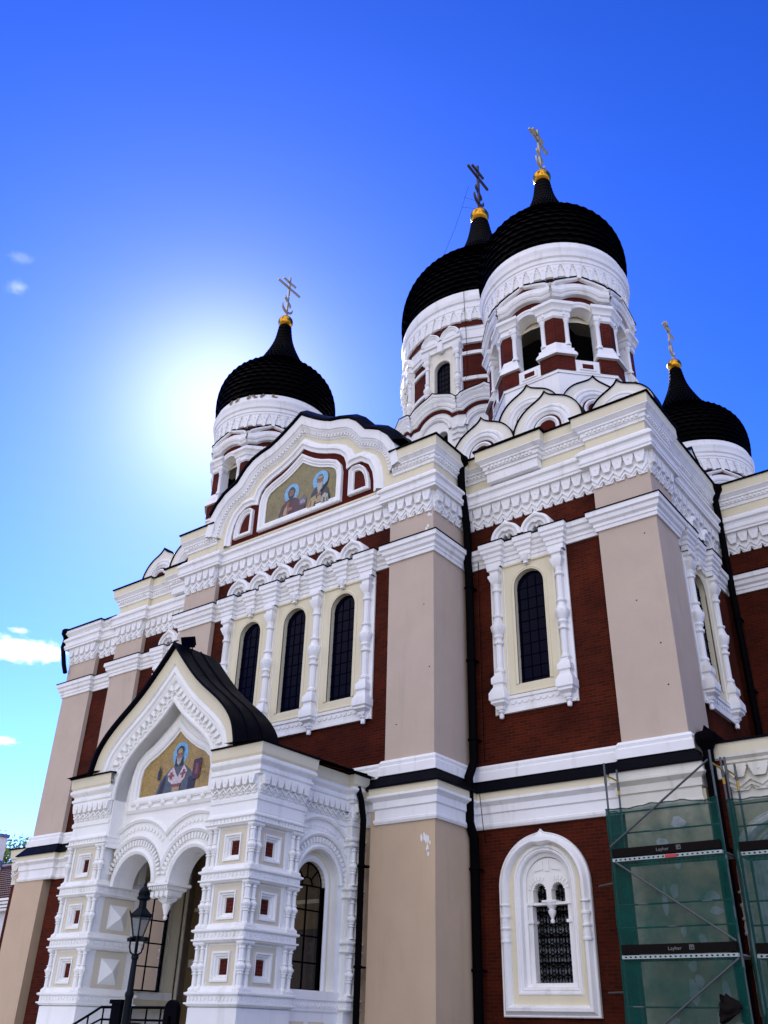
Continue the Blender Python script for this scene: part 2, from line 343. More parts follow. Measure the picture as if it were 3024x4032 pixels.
def rkeel(uc, r_, vs, tip=.28, n=12, t0=62):                            # round arch with a small pointed tip
    t0 = radians(t0); pts = [(r_ * cos(a), r_ * sin(a)) for a in [t0 * i / n for i in range(n + 1)]]
    p0 = pts[-1]; tx, ty = -sin(t0), cos(t0)
    q_ = p0[0] / .47; b_ = bez(p0, (p0[0] + .3 * q_ * tx, p0[1] + .3 * q_ * ty), (.10 * q_, r_ * (1 + tip) - .16 * q_), (0, r_ * (1 + tip)), 6)
    right = pts + b_[1:]
    return [(uc + a, vs + c) for a, c in right] + [(uc - a, vs + c) for a, c in reversed(right[:-1])]
def reverse(c): return list(reversed(c))
# ------------------------------------------------------------------ ground
XC = -19.33
mb = MB(); mb.face([(-1500, -1500, GZ), (1500, -1500, GZ), (1500, 1500, GZ), (-1500, 1500, GZ)], 'cobbles')
tag(mb.build('ground'), 'grey cobbled square in front of the cathedral', 'ground', kind='structure')

# ------------------------------------------------------------------ cathedral body
C = empty('cathedral', (XC, 33.7, GZ), 'red brick and white stucco cathedral with black onion domes', 'cathedral')
C['kind'] = 'thing'
def part(name, mb, parent=C, origin=None, **k): return mb.build(name, parent, origin, **k)
YM, YT = 20.03, 21.80            # pilaster planes of the middle bay and of the towers
BM, BT = 20.21, 21.98            # brick planes
XS = -7.40                       # brick plane of the right tower's side
mir = lambda x: 2 * XC - x

def wall(name, T, u0, u1, v0, v1, holes, mat='brick', depth=.5):
    m = MB(); plate(m, T, [(u0, v0), (u1, v0), (u1, v1), (u0, v1)], holes, 0, mat, -depth, 'white'); return part(name, m)
R4 = lambda a, b, c, d: [(a, c), (b, c), (b, d), (a, d)]
WC = [(-11.43,), (-21.42, -19.33, -17.24)]
wall('brick_wall', FR(BM), mir(-15.28), -15.28, 5.9, 14.6, [R4(-22.55, -16.11, 8.3, 13.0)])
wall('brick_wall', FR(BT), -13.62, -8.98, 5.9, 14.6, [R4(-12.6, -10.26, 8.3, 13.0)])
wall('brick_wall', FR(BT), mir(-8.98), mir(-13.62), 5.9, 14.6, [R4(mir(-10.26), mir(-12.6), 8.3, 13.0)])
wall('brick_wall', SR(XS), 23.4, 28.35, 5.9, 14.6, [R4(24.1, 26.4, 8.3, 13.0)])
wall('brick_wall', FR(28.3), XS + .003, 4, 5.9, 14.6, [])
wall('brick_wall', FR(BT), -32.8, mir(-7.22) + .05, 5.9, 14.6, [])
# lower storey
wall('brick_wall', FR(BT - .1), -13.62, -8.9, GZ, 5.2, [archpoly(-11.47, 1.0, .75, 3.3)])
wall('brick_wall', FR(BT - .1), -32.9, -31.2, GZ, 5.2, [])
wall('brick_wall', FR(BT - .1), -29.8, -25.0, GZ, 5.2, [])
wall('brick_wall', FR(BM - .1), -16.1, -15.5, GZ, 5.2, [], 'warm_lit_beige')
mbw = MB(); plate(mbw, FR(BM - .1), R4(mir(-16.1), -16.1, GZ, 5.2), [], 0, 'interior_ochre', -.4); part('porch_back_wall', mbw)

def pilaster(x0, x1, y0, y1, z0, z1, mat='beige'):
    m = MB(); T = FR(y0); box(m, T, x0, x1, z0, z1, -(y1 - y0), 0, mat); return part('pilaster', m)
for a, b_ in ((-15.28, -13.60), (mir(-13.60), mir(-15.28))):
    pilaster(a, b_, YM, 22.1, 5.95, 14.6)
    pilaster(a - (.34 if a > XC else .14), b_ + .10, YM - .12, 22.0, GZ, 5.2, 'warm_lit_beige')
for a, b_ in ((-8.98, -7.22), (mir(-7.22), mir(-8.98))):
    pilaster(a, b_, YT, 23.45, 5.95, 14.6)
pilaster(-9.05, -6.98, YT - .12, 23.5, GZ, 5.2, 'repaired_beige'); pilaster(mir(-7.0), mir(-9.05), YT - .12, 23.5, GZ, 5.2, 'warm_lit_beige')
pilaster(-34.66, -32.74, YT, 24.0, 5.95, 14.2); pilaster(-35.05, -33.15, YT - .12, 24., GZ, 5.2, 'warm_lit_beige')
# plaster repairs on the tall lower pilasters
def blob(mb, T, u, v, w_, h, mat, wd=.004, k=9):
    ph = random.random() * 6
    pts = [(u + w_ * cos(a) * (1 + .25 * sin(3 * a + ph)), v + h * sin(a) * (1 + .2 * cos(2 * a + ph))) for a in [2 * pi * i / k for i in range(k)]]
    mb.face([T(a, b_, wd) for a, b_ in pts], mat)
m = MB(); T = FR(YM - .12)
for u, v, w_, h in ((-13.93, 4.42, .035, .09), (-13.84, 4.44, .03, .12), (-13.78, 4.38, .03, .11), (-13.72, 4.36, .03, .13), (-13.74, 4.15, .04, .09), (-13.72, 4.03, .03, .08), (-13.66, 4.28, .02, .06)): blob(m, T, u, v, w_, h, 'patch')
T = FR(YM)
for u, v, w_, h in ((-13.86, 13.62, .05, .10), (-13.80, 13.74, .035, .08), (-13.76, 14.15, .06, .06), (-13.68, 14.1, .03, .05)): blob(m, T, u, v, w_, h, 'patch')
part('plaster_patch', m)
m = MB(); T = FR(YT - .12)
for u, v, w_, h in ((-8.2, 4.05, .14, .16), (-7.75, 4.5, .18, .13), (-7.5, 3.75, .09, .13), (-7.25, 3.9, .14, .10), (-7.9, 3.65, .09, .2), (-8.3, 2.8, .07, .3), (-8.05, 3.0, .1, .18), (-7.2, 2.85, .18, .1), (-7.15, 2.55, .16, .08), (-7.95, 2.15, .06, .14), (-7.55, 1.95, .08, .18),
                    (-7.85, 1.45, .1, .12), (-7.9, .95, .12, .25), (-7.75, 1.15, .1, .15), (-7.2, .85, .08, .4), (-7.4, .25, .1, .3), (-8.4, .3, .12, .16), (-7.0, .3, .12, .1), (-7.9, .1, .5, .1)): blob(m, T, u, v, w_, h, 'patch')
part('plaster_patch', m)
m = MB()                                                        # small dark fixing holes
for T, l in ((FR(YT), ((-7.62, 12.35), (-7.6, 9.05), (-7.55, 7.9), (-8.1, 10.4))), (FR(YM), ((-13.95, 11.1), (-14.9, 7.6), (-13.75, 9.1)))):
    for u, v in l: blob(m, T, u, v, .025, .02, 'dark_void', .003, 6)
part('fixing_hole', m)

PATH = [(mir(-7.22), 30), (mir(-7.22), YT), (mir(-8.98), YT), (mir(-8.98), BT), (mir(-13.6), BT), (mir(-13.6), YM), (mir(-15.28), YM), (mir(-15.28), BM), (-15.28, BM), (-15.28, YM), (-13.6, YM), (-13.6, BT),
        (-8.98, BT), (-8.98, YT), (-7.22, YT), (-7.22, 23.45), (XS, 23.45), (XS, 28.3), (4, 28.3)]
PATHX = [(-34.66, 30), (-34.66, YT), (-32.74, YT), (-32.74, BT), (mir(-7.22) - .05, BT)]
IMPOST = [(0, 12.8), (.06, 12.8), (.07, 12.9), (.1, 12.93), (.1, 13.02), (.17, 13.08), (.19, 13.2), (.25, 13.24), (.25, 13.4)]
m = MB(); hsweep(m, PATH, IMPOST, 'white'); part('impost_course', m)
m = MB(); hsweep(m, PATH, [(.25, 13.402), (.28, 13.402), (.28, 13.43), (0, 13.5)], 'black_iron'); part('lead_flashing', m)
SH = lambda prof, dz: [(a, b_ + dz) for a, b_ in prof]
m = MB(); hsweep(m, PATHX, SH(IMPOST, -.35), 'white'); hsweep(m, PATHX, [(.25, 13.052), (.28, 13.052), (.28, 13.08), (0, 13.2)], 'black_iron'); part('impost_course', m)
LOWP = [(mir(-7.22), 30), (mir(-7.22), YT), (mir(-8.98), YT), (mir(-8.98), BT), (mir(-13.6), BT), (mir(-13.6), YM), (mir(-15.28), YM), (mir(-15.28), BM), (-15.28, BM), (-15.28, YM), (-13.6, YM), (-13.6, BT), (-8.98, BT), (-8.98, YT), (-7.22, YT), (-7.22, 25)]
LOWC = [(.06, 4.86), (.17, 4.86), (.20, 4.92), (.20, 4.98), (.17, 5.0), (.17, 5.24), (.215, 5.27), (.215, 5.45), (.26, 5.49), (.33, 5.55), (.33, 5.61), (.30, 5.62), (.30, 5.80)]
def lowcornice(path, worn=False):
    m = MB(); hsweep(m, path, LOWC[:-1], 'worn_white' if worn else 'white'); hsweep(m, path, LOWC[-2:], 'worn_white' if worn else 'cream', caps=False); part('low_cornice', m)
    m = MB(); hsweep(m, path, [(.30, 5.80), (.37, 5.80), (.37, 5.83), (.10, 6.17)], 'roof_metal'); part('sloped_flashing', m)
    m = MB(); hsweep(m, path, [(.02, 6.165), (.14, 6.165), (.14, 6.40), (.10, 6.44), (.12, 6.52), (.07, 6.6), (0, 6.6)], 'white'); part('base_moulding', m)
i9 = LOWP.index((-8.98, BT))
lowcornice(LOWP[:i9] + [(-8.98, BT)]); lowcornice([(-8.98, BT)] + LOWP[i9 + 1:], True)
lowcornice([(-34.66, 24), (-34.66, YT - .0), (-32.74, YT - .0), (-32.74, BT), (mir(-7.22) - .05, BT)])

# ------------------------------------------------------------------ main cornice with corbels and zigzag
def seg_frames(path):
    for a, b_ in zip(path[:-1], path[1:]):
        a, b_ = Vector(a), Vector(b_); L = (b_ - a).length; U = (b_ - a) / L; N = Vector((U.y, -U.x))
        yield (lambda u, v, w=0., a=a, U=U, N=N: (a.x + u * U.x + w * N.x, a.y + u * U.y + w * N.y, v)), L
def ornament(mb, T, L, z, p=.36, s=1.0, mat='white'):
    n = max(1, round(L / p)); p = L / n
    base = [(0, z + .74 * s)]
    for i in range(n):
        u = i * p; base += [(u, z + .13 * s), (u + .17 * p, z), (u + .83 * p, z), (u + p, z + .13 * s)] if True else []
    base += [(L, z + .74 * s)]
    plate(mb, T, reverse(base), [], .05, mat, -.02)
    for i in range(n):
        c = (i + .5) * p; pp = p
        h = [(.47, .74), (.47, .67), (.43, .67), (.45, .60), (.40, .57), (.37, .50), (.33, .47), (.29, .40), (.24, .36)]
        poly = [(c + a * p, z + b_ * s) for a, b_ in h] + [(c - a * p, z + b_ * s) for a, b_ in reversed(h)]
        prism(mb, T, poly, .04, .17, mat)
        box(mb, T, c - .06 * p, c + .06 * p, z + .54 * s, z + .6 * s, .165, .185, mat)
        t = .05 * s
        for sg in (-1, 1):                                       # zigzag ribs
            q = [(c, z + .10 * s), (c, z + .10 * s + 2 * t), (c + sg * .5 * p, z + .34 * s + t), (c + sg * .5 * p, z + .34 * s - t)]
            prism(mb, T, q, .05, .10, mat)
            q = [(c + sg * .5 * p, z + .20 * s), (c + sg * .5 * p, z + .20 * s - t), (c + sg * .17 * p, z + .035), (c + sg * .17 * p, z + .035 + t)]
            prism(mb, T, q, .05, .085, mat)
def dentils(mb, T, L, z, w0, w1, p=.135, h=.075, mat='white'):
    n = max(1, int(L / p)); p = L / n
    for i in range(n): box(mb, T, (i + .18) * p, (i + .68) * p, z, z + h, w0, w1, mat)
MAIN = [(-.02, 14.45), (.05, 14.96), (.05, 14.99), (.26, 14.99), (.26, 15.06), (.29, 15.1), (.29, 15.18), (.25, 15.2), (.25, 15.26), (.27, 15.33), (.34, 15.38), (.34, 15.46), (.30, 15.5), (.20, 15.62), (.08, 15.66)]
FRZ = [(.08, 15.66), (.08, 16.0)]
TOPM = [(.08, 16.0), (.13, 16.0), (.13, 16.1), (.18, 16.12), (.18, 16.24), (.24, 16.27), (.24, 16.33), (.33, 16.42), (.36, 16.44), (.36, 16.47)]
FASC = [(.36, 16.47), (.36, 16.8)]
def cornice(path, top=True):
    m = MB(); hsweep(m, path, MAIN, 'white')
    for T, L in seg_frames(path):
        if L > .3: ornament(m, T, L, 14.25)
    part('cornice', m)
def parapet(path):
    m = MB(); hsweep(m, path, FRZ, 'cream', caps=False); hsweep(m, path, TOPM, 'white'); hsweep(m, path, FASC, 'cream', caps=False)
    for T, L in seg_frames(path):
        if L > .3: dentils(m, T, L, 16.15, .18, .235)
    part('parapet', m)
    m = MB(); hsweep(m, path, [(.36, 16.8), (.42, 16.8), (.42, 16.85), (-.6, 17.0)], 'black_iron'); part('roof_edge', m)
cornice(PATH)
iL, iR = PATH.index((mir(-15.28), YM)), PATH.index((-15.28, YM))
parapet(PATH[:iL] + [(XC - 4.2, YM)]); parapet([(XC + 4.2, YM)] + PATH[iR + 1:])
m = MB(); hsweep(m, PATHX, SH(MAIN, -.3), 'white')
for T, L in seg_frames(PATHX):
    if L > .3: ornament(m, T, L, 13.95)
part('cornice', m)
m = MB(); hsweep(m, PATHX, SH([(.2, 15.62), (.3, 15.7), (.36, 15.74), (.36, 15.88)], -.3), 'white'); hsweep(m, PATHX, [(.36, 15.58), (.42, 15.58), (.42, 15.63), (-1, 15.9)], 'black_iron'); part('roof_edge', m)
# raised parapet blocks
for x0, x1 in ((-12.45, -10.75), (mir(-10.75), mir(-12.45))):
    m = MB(); p = [(x0, BT - .1), (x0, BT - .28), (x1, BT - .28), (x1, BT - .1)]
    hsweep(m, p, [(0, 15.68), (.08, 15.68), (.08, 16.0)] + TOPM[1:], 'white'); hsweep(m, p, FASC, 'cream', caps=False)
    m.face([(x0, BT - .28, 15.68), (x1, BT - .28, 15.68), (x1, BT, 15.68), (x0, BT, 15.68)], 'white')
    dentils(m, frame(x0, BT - .28, -90), x1 - x0, 16.15, .18, .235)
    hsweep(m, p, [(.36, 16.8), (.42, 16.8), (.42, 16.87), (-.3, 16.95)], 'black_iron'); part('parapet_block', m)

# ------------------------------------------------------------------ windows of the upper storey
COLP = [(.05, 0), (.055, .12), (.08, .16), (.06, .2)]
def baluster(mb, c, z0, z1, r_, n=10, mat='white'):              # turned shaft with a vase in the middle
    H = z1 - z0; f = lambda t: z0 + t * H
    prof = [(1.0, 0), (1.25, .01), (1.25, .03), (.95, .045), (.85, .05), (.85, .30), (1.3, .315), (1.3, .335), (.9, .345), (1.0, .37), (1.35, .385), (1.35, .40), (1.2, .41), (1.75, .46), (1.95, .50), (1.9, .515), (1.5, .53), (1.25, .56), (1.0, .60), (1.35, .615), (1.35, .63), (.85, .645), (.85, .90), (1.25, .915), (1.25, .935), (.9, .95), (1.1, 1.0)]
    lathe(mb, c, [(r_ * a, f(b_)) for a, b_ in prof], n, mat)
def column(T, u, parent):
    m = MB(); c = T(u, 0, .12)
    lathe(m, c, [(.001, 7.83), (.06, 7.84), (.075, 7.93), (.05, 7.98), (.095, 8.03), (.095, 8.08), (.06, 8.1)], 10, 'white')
    sq(m, T, u, .12, [(.10, 8.08), (.12, 8.12), (.12, 8.18), (.22, 8.26), (.22, 8.32), (.26, 8.36), (.26, 8.56), (.18, 8.72), (.16, 8.76), (.16, 8.82), (.20, 8.86), (.20, 9.02), (.12, 9.14), (.12, 9.2)], 'white')
    baluster(m, c, 9.2, 12.06, .118)
    sq(m, T, u, .12, [(.10, 12.06), (.13, 12.12), (.19, 12.28), (.19, 12.34), (.14, 12.36), (.14, 12.46), (.2, 12.5), (.2, 12.62)], 'white')
    return part('column', m, parent)
def kok_small(T, u, parent):
    m = MB(); r_ = .54; z = 13.46
    cu = rkeel(u, r_, z, .24, 10, 66)
    vsweep(m, T, cu, [(0, .0), (0, .34), (.03, .40), (.08, .42), (.12, .40), (.14, .33), (.17, .32), (.20, .36), (.24, .35), (.26, .25), (.29, .24), (.32, .27), (.35, .24), (.36, .02)], 'white')
    plate(m, T, archpoly(u, r_ - .35, z - .02, z), [], .03, 'red_paint')
    return part('small_ogee_arch', m, parent)
def window(name, T, centers, wide, copies=()):
    c0, c1 = centers[0], centers[-1]; cols = [c0 - wide] + [(a + b_) / 2 for a, b_ in zip(centers[:-1], centers[1:])] + [c1 + wide]
    m = MB()
    for i, c in enumerate(centers):
        a, b_ = cols[i] + .12, cols[i + 1] - .12
        hole = archpoly(c, .5, 8.8, 11.86)
        plate(m, T, R4(a, b_, 8.45, 12.72), [hole], .03, 'cream', -.20)
        vsweep(m, T, [(c + .5, 8.8)] + arc(c, 11.86, .5, 0, pi, 14) + [(c - .5, 8.8)], [(-.10, .03), (-.10, .05), (-.06, .07), (-.03, .05), (0, .05), (0, .0)], 'cream')
        vsweep(m, T, [(a + .04, 8.5), (b_ - .04, 8.5), (b_ - .04, 12.66), (a + .04, 12.66)], [(0, .03), (0, .09), (.05, .08), (.08, .03)], 'cream', closed=True)
    W = part(name, m)
    m = MB()
    for u in cols: box(m, T, u - .24, u + .24, 7.98, 12.72, -.05, .055, 'white')
    L0, L1 = cols[0] - .2, cols[-1] + .2
    box(m, T, L0, L1, 8.0, 8.45, -.05, .07, 'white'); box(m, T, L0, L1, 8.38, 8.47, -.05, .11, 'white'); box(m, T, L0, L1, 7.98, 8.05, -.05, .1, 'white')
    for i in range(len(cols) - 1):
        k = 8; a, b_ = cols[i] + .28, cols[i + 1] - .28
        for j in range(k):
            c = a + (j + .5) * (b_ - a) / k; r_ = (b_ - a) / k * .46
            prism(m, T, [(c + r_, 8.3)] + [(c + r_ * cos(t), 8.3 - r_ * sin(t)) for t in [pi * q / 6 for q in range(1, 7)]], .07, .095, 'white')
    part('frame', m, W)
    m = MB(); pth = lambda l: [T(u, 0, wv)[:2] for u, wv in l]
    pl = [(L0 - .02, 0)]
    for u in cols: pl += [(u - .26, .06), (u - .26, .26), (u + .26, .26), (u + .26, .06)]
    for u in centers:
        k = [i for i, q in enumerate(pl) if q[0] > u][0]; pl[k:k] = [(u - .16, .06), (u - .16, .16), (u + .16, .16), (u + .16, .06)]
    pl = pl[1:]
    hs = [(q[0], q[1]) for q in pl]
    hsweep(m, pth(hs), [(0, 12.62), (.0, 12.78), (.03, 12.8), (.03, 12.92), (.07, 12.96), (.07, 13.06), (.13, 13.12), (.13, 13.22), (.17, 13.26), (.17, 13.42)], 'white')
    hsweep(m, pth(hs), [(.17, 13.425), (.20, 13.425), (.20, 13.45), (-.1, 13.5)], 'black_iron')
    for u in centers: sq(m, T, u, .12, [(.02, 12.5), (.07, 12.52), (.05, 12.58), (.1, 12.66), (.14, 12.8)], 'white')
    part('lintel', m, W)
    for u in cols: column(T, u, W)
    nk = 2 * len(centers); a0, a1 = cols[0] + .02, cols[-1] - .02
    for j in range(nk): kok_small(T, a0 + (j + .5) * (a1 - a0) / nk, W)
    for c in centers:
        m = MB(); plate(m, T, archpoly(c, .51, 8.75, 11.86), [], -.145, 'glass')
        for du in (-.42, -.14, .14, .42):
            box(m, T, c + du - .008, c + du + .008, 8.8, 12.2, -.143, -.125, 'lead_bar')
        for k in range(9): box(m, T, c - .5, c + .5, 8.95 + .36 * k, 8.97 + .36 * k, -.143, -.128, 'lead_bar')
        part('pane', m, W)
    return W
window('triple_window', FR(BM), WC[1], 1.07)
w1 = window('window', FR(BT), WC[0], 1.07)
copy_at(w1, C, (mir(-11.43) + 11.43, 0, 0))
window('window', SR(XS), (25.25,), 1.05)

# ------------------------------------------------------------------ lower arched window with iron grille
def low_window(T, uc):
    zt = 3.55; hw = 1.29; m = MB()
    cu = rkeel(uc, hw, 3.34, .075, 16, 77); outl = [(uc + hw, .42)] + cu + [(uc - hw, .42)]
    inn = archpoly(uc, .5, 1.08, 3.08)
    plate(m, T, reverse(outl), [archpoly(uc, .82, .95, 3.45)], .04, 'cream', -.2)
    vsweep(m, T, outl, [(0, -.03), (0, .10), (.02, .12), (.045, .10), (.07, .13), (.13, .21), (.20, .22), (.255, .15), (.27, .04)], 'white', closed=True)
    vsweep(m, T, archpoly(uc, .82, .95, 3.45), [(-.06, .04), (-.04, .075), (0, .075), (.03, .03), (.06, .05), (.10, .02), (.12, -.10), (.2, -.13), (.22, -.25)], 'white', closed=True)
    for sg in (-1, 1):                                           # rings on the roll moulding
        for z, h, w_ in ((2.62, .07, .29), (2.35, .06, .31), (2.05, .07, .29), (2.9, .05, .27)):
            lathe(m, T(uc + sg * (hw - .16), 0, .12), [(.08, z - .01), (.125, z), (.135, z + h / 2), (.125, z + h), (.08, z + h + .01)], 12, 'white')
        lathe(m, T(uc + sg * (hw - .16), 0, .12), [(.105, 2.1), (.12, 2.2), (.09, 2.35), (.10, 2.5), (.11, 2.62)], 12, 'white')
    W = part('arched_window', m)
    m = MB()                                                     # tracery: two small cusped openings under a round head
    def cusp(c, r_, z0, zs, k=9):
        pts = [(c - r_, z0), (c + r_, z0)]
        for i in range(k + 1):
            t = pi * i / k; pts.append((c + r_ * cos(t), zs + r_ * sin(t)))
            if i < k:
                t2 = pi * (i + .5) / k; pts.append((c + r_ * .76 * cos(t2), zs + r_ * .76 * sin(t2)))
        return pts
    lower = [(uc - .64, 2.92)] + [(uc + .64, 2.92)] + arc(uc, 3.4, .64, 0, pi, 16)
    plate(m, T, lower, [cusp(uc - .26, .19, 2.98, 3.28), cusp(uc + .26, .19, 2.98, 3.28)], -.18, 'porch_white', -.46)
    for c in (-.26, .26):
        for i in range(9):
            t = pi * (i + .5) / 9; a = .23; b_ = .33
            q = [(uc + c + r2 * cos(t2), 3.28 + r2 * sin(t2)) for r2, t2 in ((a, t - .12), (b_, t - .13), (b_, t + .13), (a, t + .12))]
            if all((x_ - uc) * c > .03 * abs(c) for x_, _ in q): prism(m, T, q, -.18, -.155, 'porch_white')
    for q in ([(-.06, 3.72), (.06, 3.72), (.06, 3.98), (-.06, 3.98)], [(-.38, 3.72), (-.12, 3.76), (-.12, 3.96), (-.28, 3.86)], [(.38, 3.72), (.12, 3.76), (.12, 3.96), (.28, 3.86)]):
        prism(m, T, [(uc + a, b_) for a, b_ in q], -.18, -.15, 'porch_white')
    lathe(m, T(uc, 0, -.3), [(.001, 2.5), (.05, 2.51), (.06, 2.56), (.03, 2.6), (.06, 2.66), (.10, 2.74), (.10, 2.8), (.07, 2.82), (.11, 2.88), (.16, 2.95), (.16, 3.0), (.12, 3.02)], 10, 'white')
    box(m, T, uc - .2, uc + .2, 2.98, 3.03, -.46, -.14, 'white')
    for sg in (-1, 1):
        a, b_ = sorted((uc + sg * .5, uc + sg * .66)); box(m, T, a, b_, 1.0, 2.95, -.48, -.19, 'white')
        a, b_ = sorted((uc + sg * .46, uc + sg * .7))
        for z in (2.5, 2.92): box(m, T, a, b_, z, z + .07, -.48, -.14, 'white')
    box(m, T, uc - .7, uc + .7, .95, 1.08, -.5, -.12, 'white')
    part('tracery', m, W)
    m = MB(); plate(m, T, R4(uc - .6, uc + .6, 1.0, 3.7), [], -.52, 'dull_pane'); part('pane', m, W)
    m = MB(); r_ = .013
    P_ = lambda a, b_: T(uc + a, b_, -.42)
    for z in (1.1, 1.62, 2.2, 2.78): tube(m, [P_(-.5, z), P_(.5, z)], .02, 'black_iron', 5)
    for a in (-.5, -.25, 0, .25, .5): tube(m, [P_(a, 1.08), P_(a, 3.4)], .016, 'black_iron', 5)
    for i in range(4):
        for j in range(10):
            cx, cz = -.375 + .25 * i, 1.2 + .232 * j
            tube(m, [P_(cx + .125 * cos(t), cz + .116 * sin(t)) for t in [2 * pi * q / 10 for q in range(10)]], r_, 'black_iron', 4, True)
            tube(m, [P_(cx + .05 * cos(t), cz + .11 * sin(t)) for t in [2 * pi * q / 8 for q in range(8)]], r_ * .8, 'black_iron', 4, True)
            for sg in (-1, 1): tube(m, [P_(cx - sg * .125, cz - .116), P_(cx + sg * .05, cz), P_(cx - sg * .0, cz + .116)], r_ * .9, 'black_iron', 4)
    part('grille', m, W)
    return W
lw = low_window(FR(BT - .1), -11.47)
copy_at(lw, C, (-5.45 + 11.47, .22, 0))

# ------------------------------------------------------------------ side aisles (low wings)
def aisle(x0, x1, y):
    T = FR(y)
    wall('aisle_wall', T, x0, x1, GZ, 5.2, [archpoly(-5.45, 1.0, .75, 3.3)] if x0 > -10 else [], 'repaired_beige' if x0 > -10 else 'brick')
    p = [(x0, y), (x1, y)] if x0 > -10 else [(x0, y + 4), (x0, y), (x1, y)]; m = MB()
    hsweep(m, p, [(.03, 4.9), (.03, 5.15), (.06, 5.2), (.06, 5.75), (.12, 5.78), (.12, 5.84), (.2, 5.9), (.2, 5.97)], 'worn_white'); hsweep(m, p, [(.2, 5.97), (.22, 6.24)], 'cream', caps=False)
    ornament(m, frame(x0, y - .04, -90), x1 - x0, 5.12, .5, .8, 'worn_white'); part('aisle_cornice', m)
    m = MB(); hsweep(m, p, [(.22, 6.24), (.27, 6.24), (.27, 6.29), (-2.5, 6.9)], 'roof_metal'); part('aisle_roof', m)
aisle(-7.0, 4, 22.1); aisle(-36.1, -34.9, 22.2)

# ------------------------------------------------------------------ gable over the middle bay, with its mosaic
GT = FR(YM)
def mirror_curve(right): return [(XC + a, b_) for a, b_ in right] + [(XC - a, b_) for a, b_ in reversed(right[:-1])]
GR = [(4.6, 16.3), (4.52, 16.75), (4.38, 17.15), (4.12, 17.55), (3.75, 17.9), (3.4, 18.08), (3.12, 18.2), (2.95, 18.42), (2.7, 18.72), (2.35, 18.98), (1.95, 19.12), (1.5, 19.22), (1.15, 19.38), (.8, 19.58), (.4, 19.84), (0, 20.12)]
GC = mirror_curve(GR)
m = MB()
plate(m, GT, reverse([(XC + 4.6, 15.6)] + GC + [(XC - 4.6, 15.6)]), [], .07, 'cream', -.25)
G = part('gable', m)
m = MB(); vsweep(m, GT, GC, [(0, -.2), (0, .40), (.30, .36), (.32, .30), (.36, .30), (.40, .25), (.46, .22), (.44, .18), (.52, .18), (.54, .12), (.58, .12), (.60, .07)], 'white')
cu = offs(GC, .49); 
acc = 0
for a, b_ in zip(cu[:-1], cu[1:]):
    d = b_ - a; L = d.length; n_ = max(1, round(L / .14)); t = d / L; nn = Vector((-t.y, t.x))
    for i in range(n_):
        q = a + d * ((i + .2) / n_); e = t * (L / n_ * .5); k = nn * .04
        acc += 1; prism(m, GT, [tuple(q - k), tuple(q + e - k), tuple(q + e + k), tuple(q + k)], .17, .225 + .0004 * (acc % 7), 'white')
part('gable_moulding', m, G)
GR2 = [(a * 1.0, b_) for a, b_ in GR]
m = MB(); GC_ = [q for q in GC if q[1] > 16.84]; oc = offs(GC_, -.04); oc2 = offs(GC_, -.11)
for cset, mt in ((oc, 'roof_metal'),):
    ys = [19.55, 19.9, 20.6, 21.7, 22.8, 24.0, 29.5]
    rows = [[(p.x, y, p.y) for p in cset] for y in ys[:2]]; m.grid(rows, mt, smooth=False)
    oc3 = offs(GC_, -.34); rows = [[(p.x, y, p.y) for p in (oc2 if y < 19.8 else oc3)] for y in ys]; m.grid(rows, mt)
    m.grid([[(p.x, 19.55, p.y) for p in oc], [(p.x, 19.55, p.y) for p in oc2]], mt)
for y in ys[2:-1]: tube(m, [(p.x, y, p.y) for p in oc3], .03, 'roof_metal', 5)
part('gable_roof', m, G)
RB = [(3.41, 15.68), (3.40, 16.1), (3.33, 16.5), (3.15, 16.88), (2.8, 17.14), (2.45, 17.15), (2.15, 17.05), (2.13, 17.3), (2.02, 17.6), (1.8, 17.82), (1.5, 17.98), (1.1, 18.12), (.7, 18.3), (.35, 18.5), (0, 18.76)]
RC = mirror_curve(RB)
m = MB(); plate(m, GT, reverse(RC), [], .075, 'red_paint')
m2 = MB(); vsweep(m2, GT, RC, [(-.40, .07), (-.38, .12), (-.34, .13), (-.30, .18), (-.22, .23), (-.15, .23), (-.11, .16), (-.05, .14), (0, .14), (0, .07)], 'white'); part('gable_moulding', m2, G)
part('red_band', m, G)
IC = [(1.92, 15.86), (1.92, 17.0), (1.85, 17.3), (1.68, 17.52), (1.35, 17.68), (.95, 17.82), (.6, 18.0), (.3, 18.2), (0, 18.42)]
ic = mirror_curve(IC)
m = MB(); vsweep(m, GT, ic, [(-.06, .075), (-.06, .2), (-.02, .22), (.04, .2), (.06, .15), (.12, .17), (.16, .12), (.22, .12), (.22, .08)], 'white', closed=True)
for sg in (-1, 1):
    hc = [(XC + sg * 2.30, 15.84), (XC + sg * 2.30, 16.90), (XC + sg * 2.45, 17.0), (XC + sg * 2.62, 17.02), (XC + sg * 2.80, 16.99), (XC + sg * 3.0, 16.83), (XC + sg * 3.15, 16.55), (XC + sg * 3.23, 16.2), (XC + sg * 3.25, 15.84)]
    if sg > 0: hc = reverse(hc)
    vsweep(m, GT, hc, [(.02, .075), (.02, .2), (.06, .22), (.11, .18), (.13, .13), (.19, .14), (.21, .08)], 'white', closed=True)
    plate(m, GT, [tuple(p) for p in offs(hc, .2, True)], [], .08, 'panel_brick')
part('mosaic_frame', m, G)

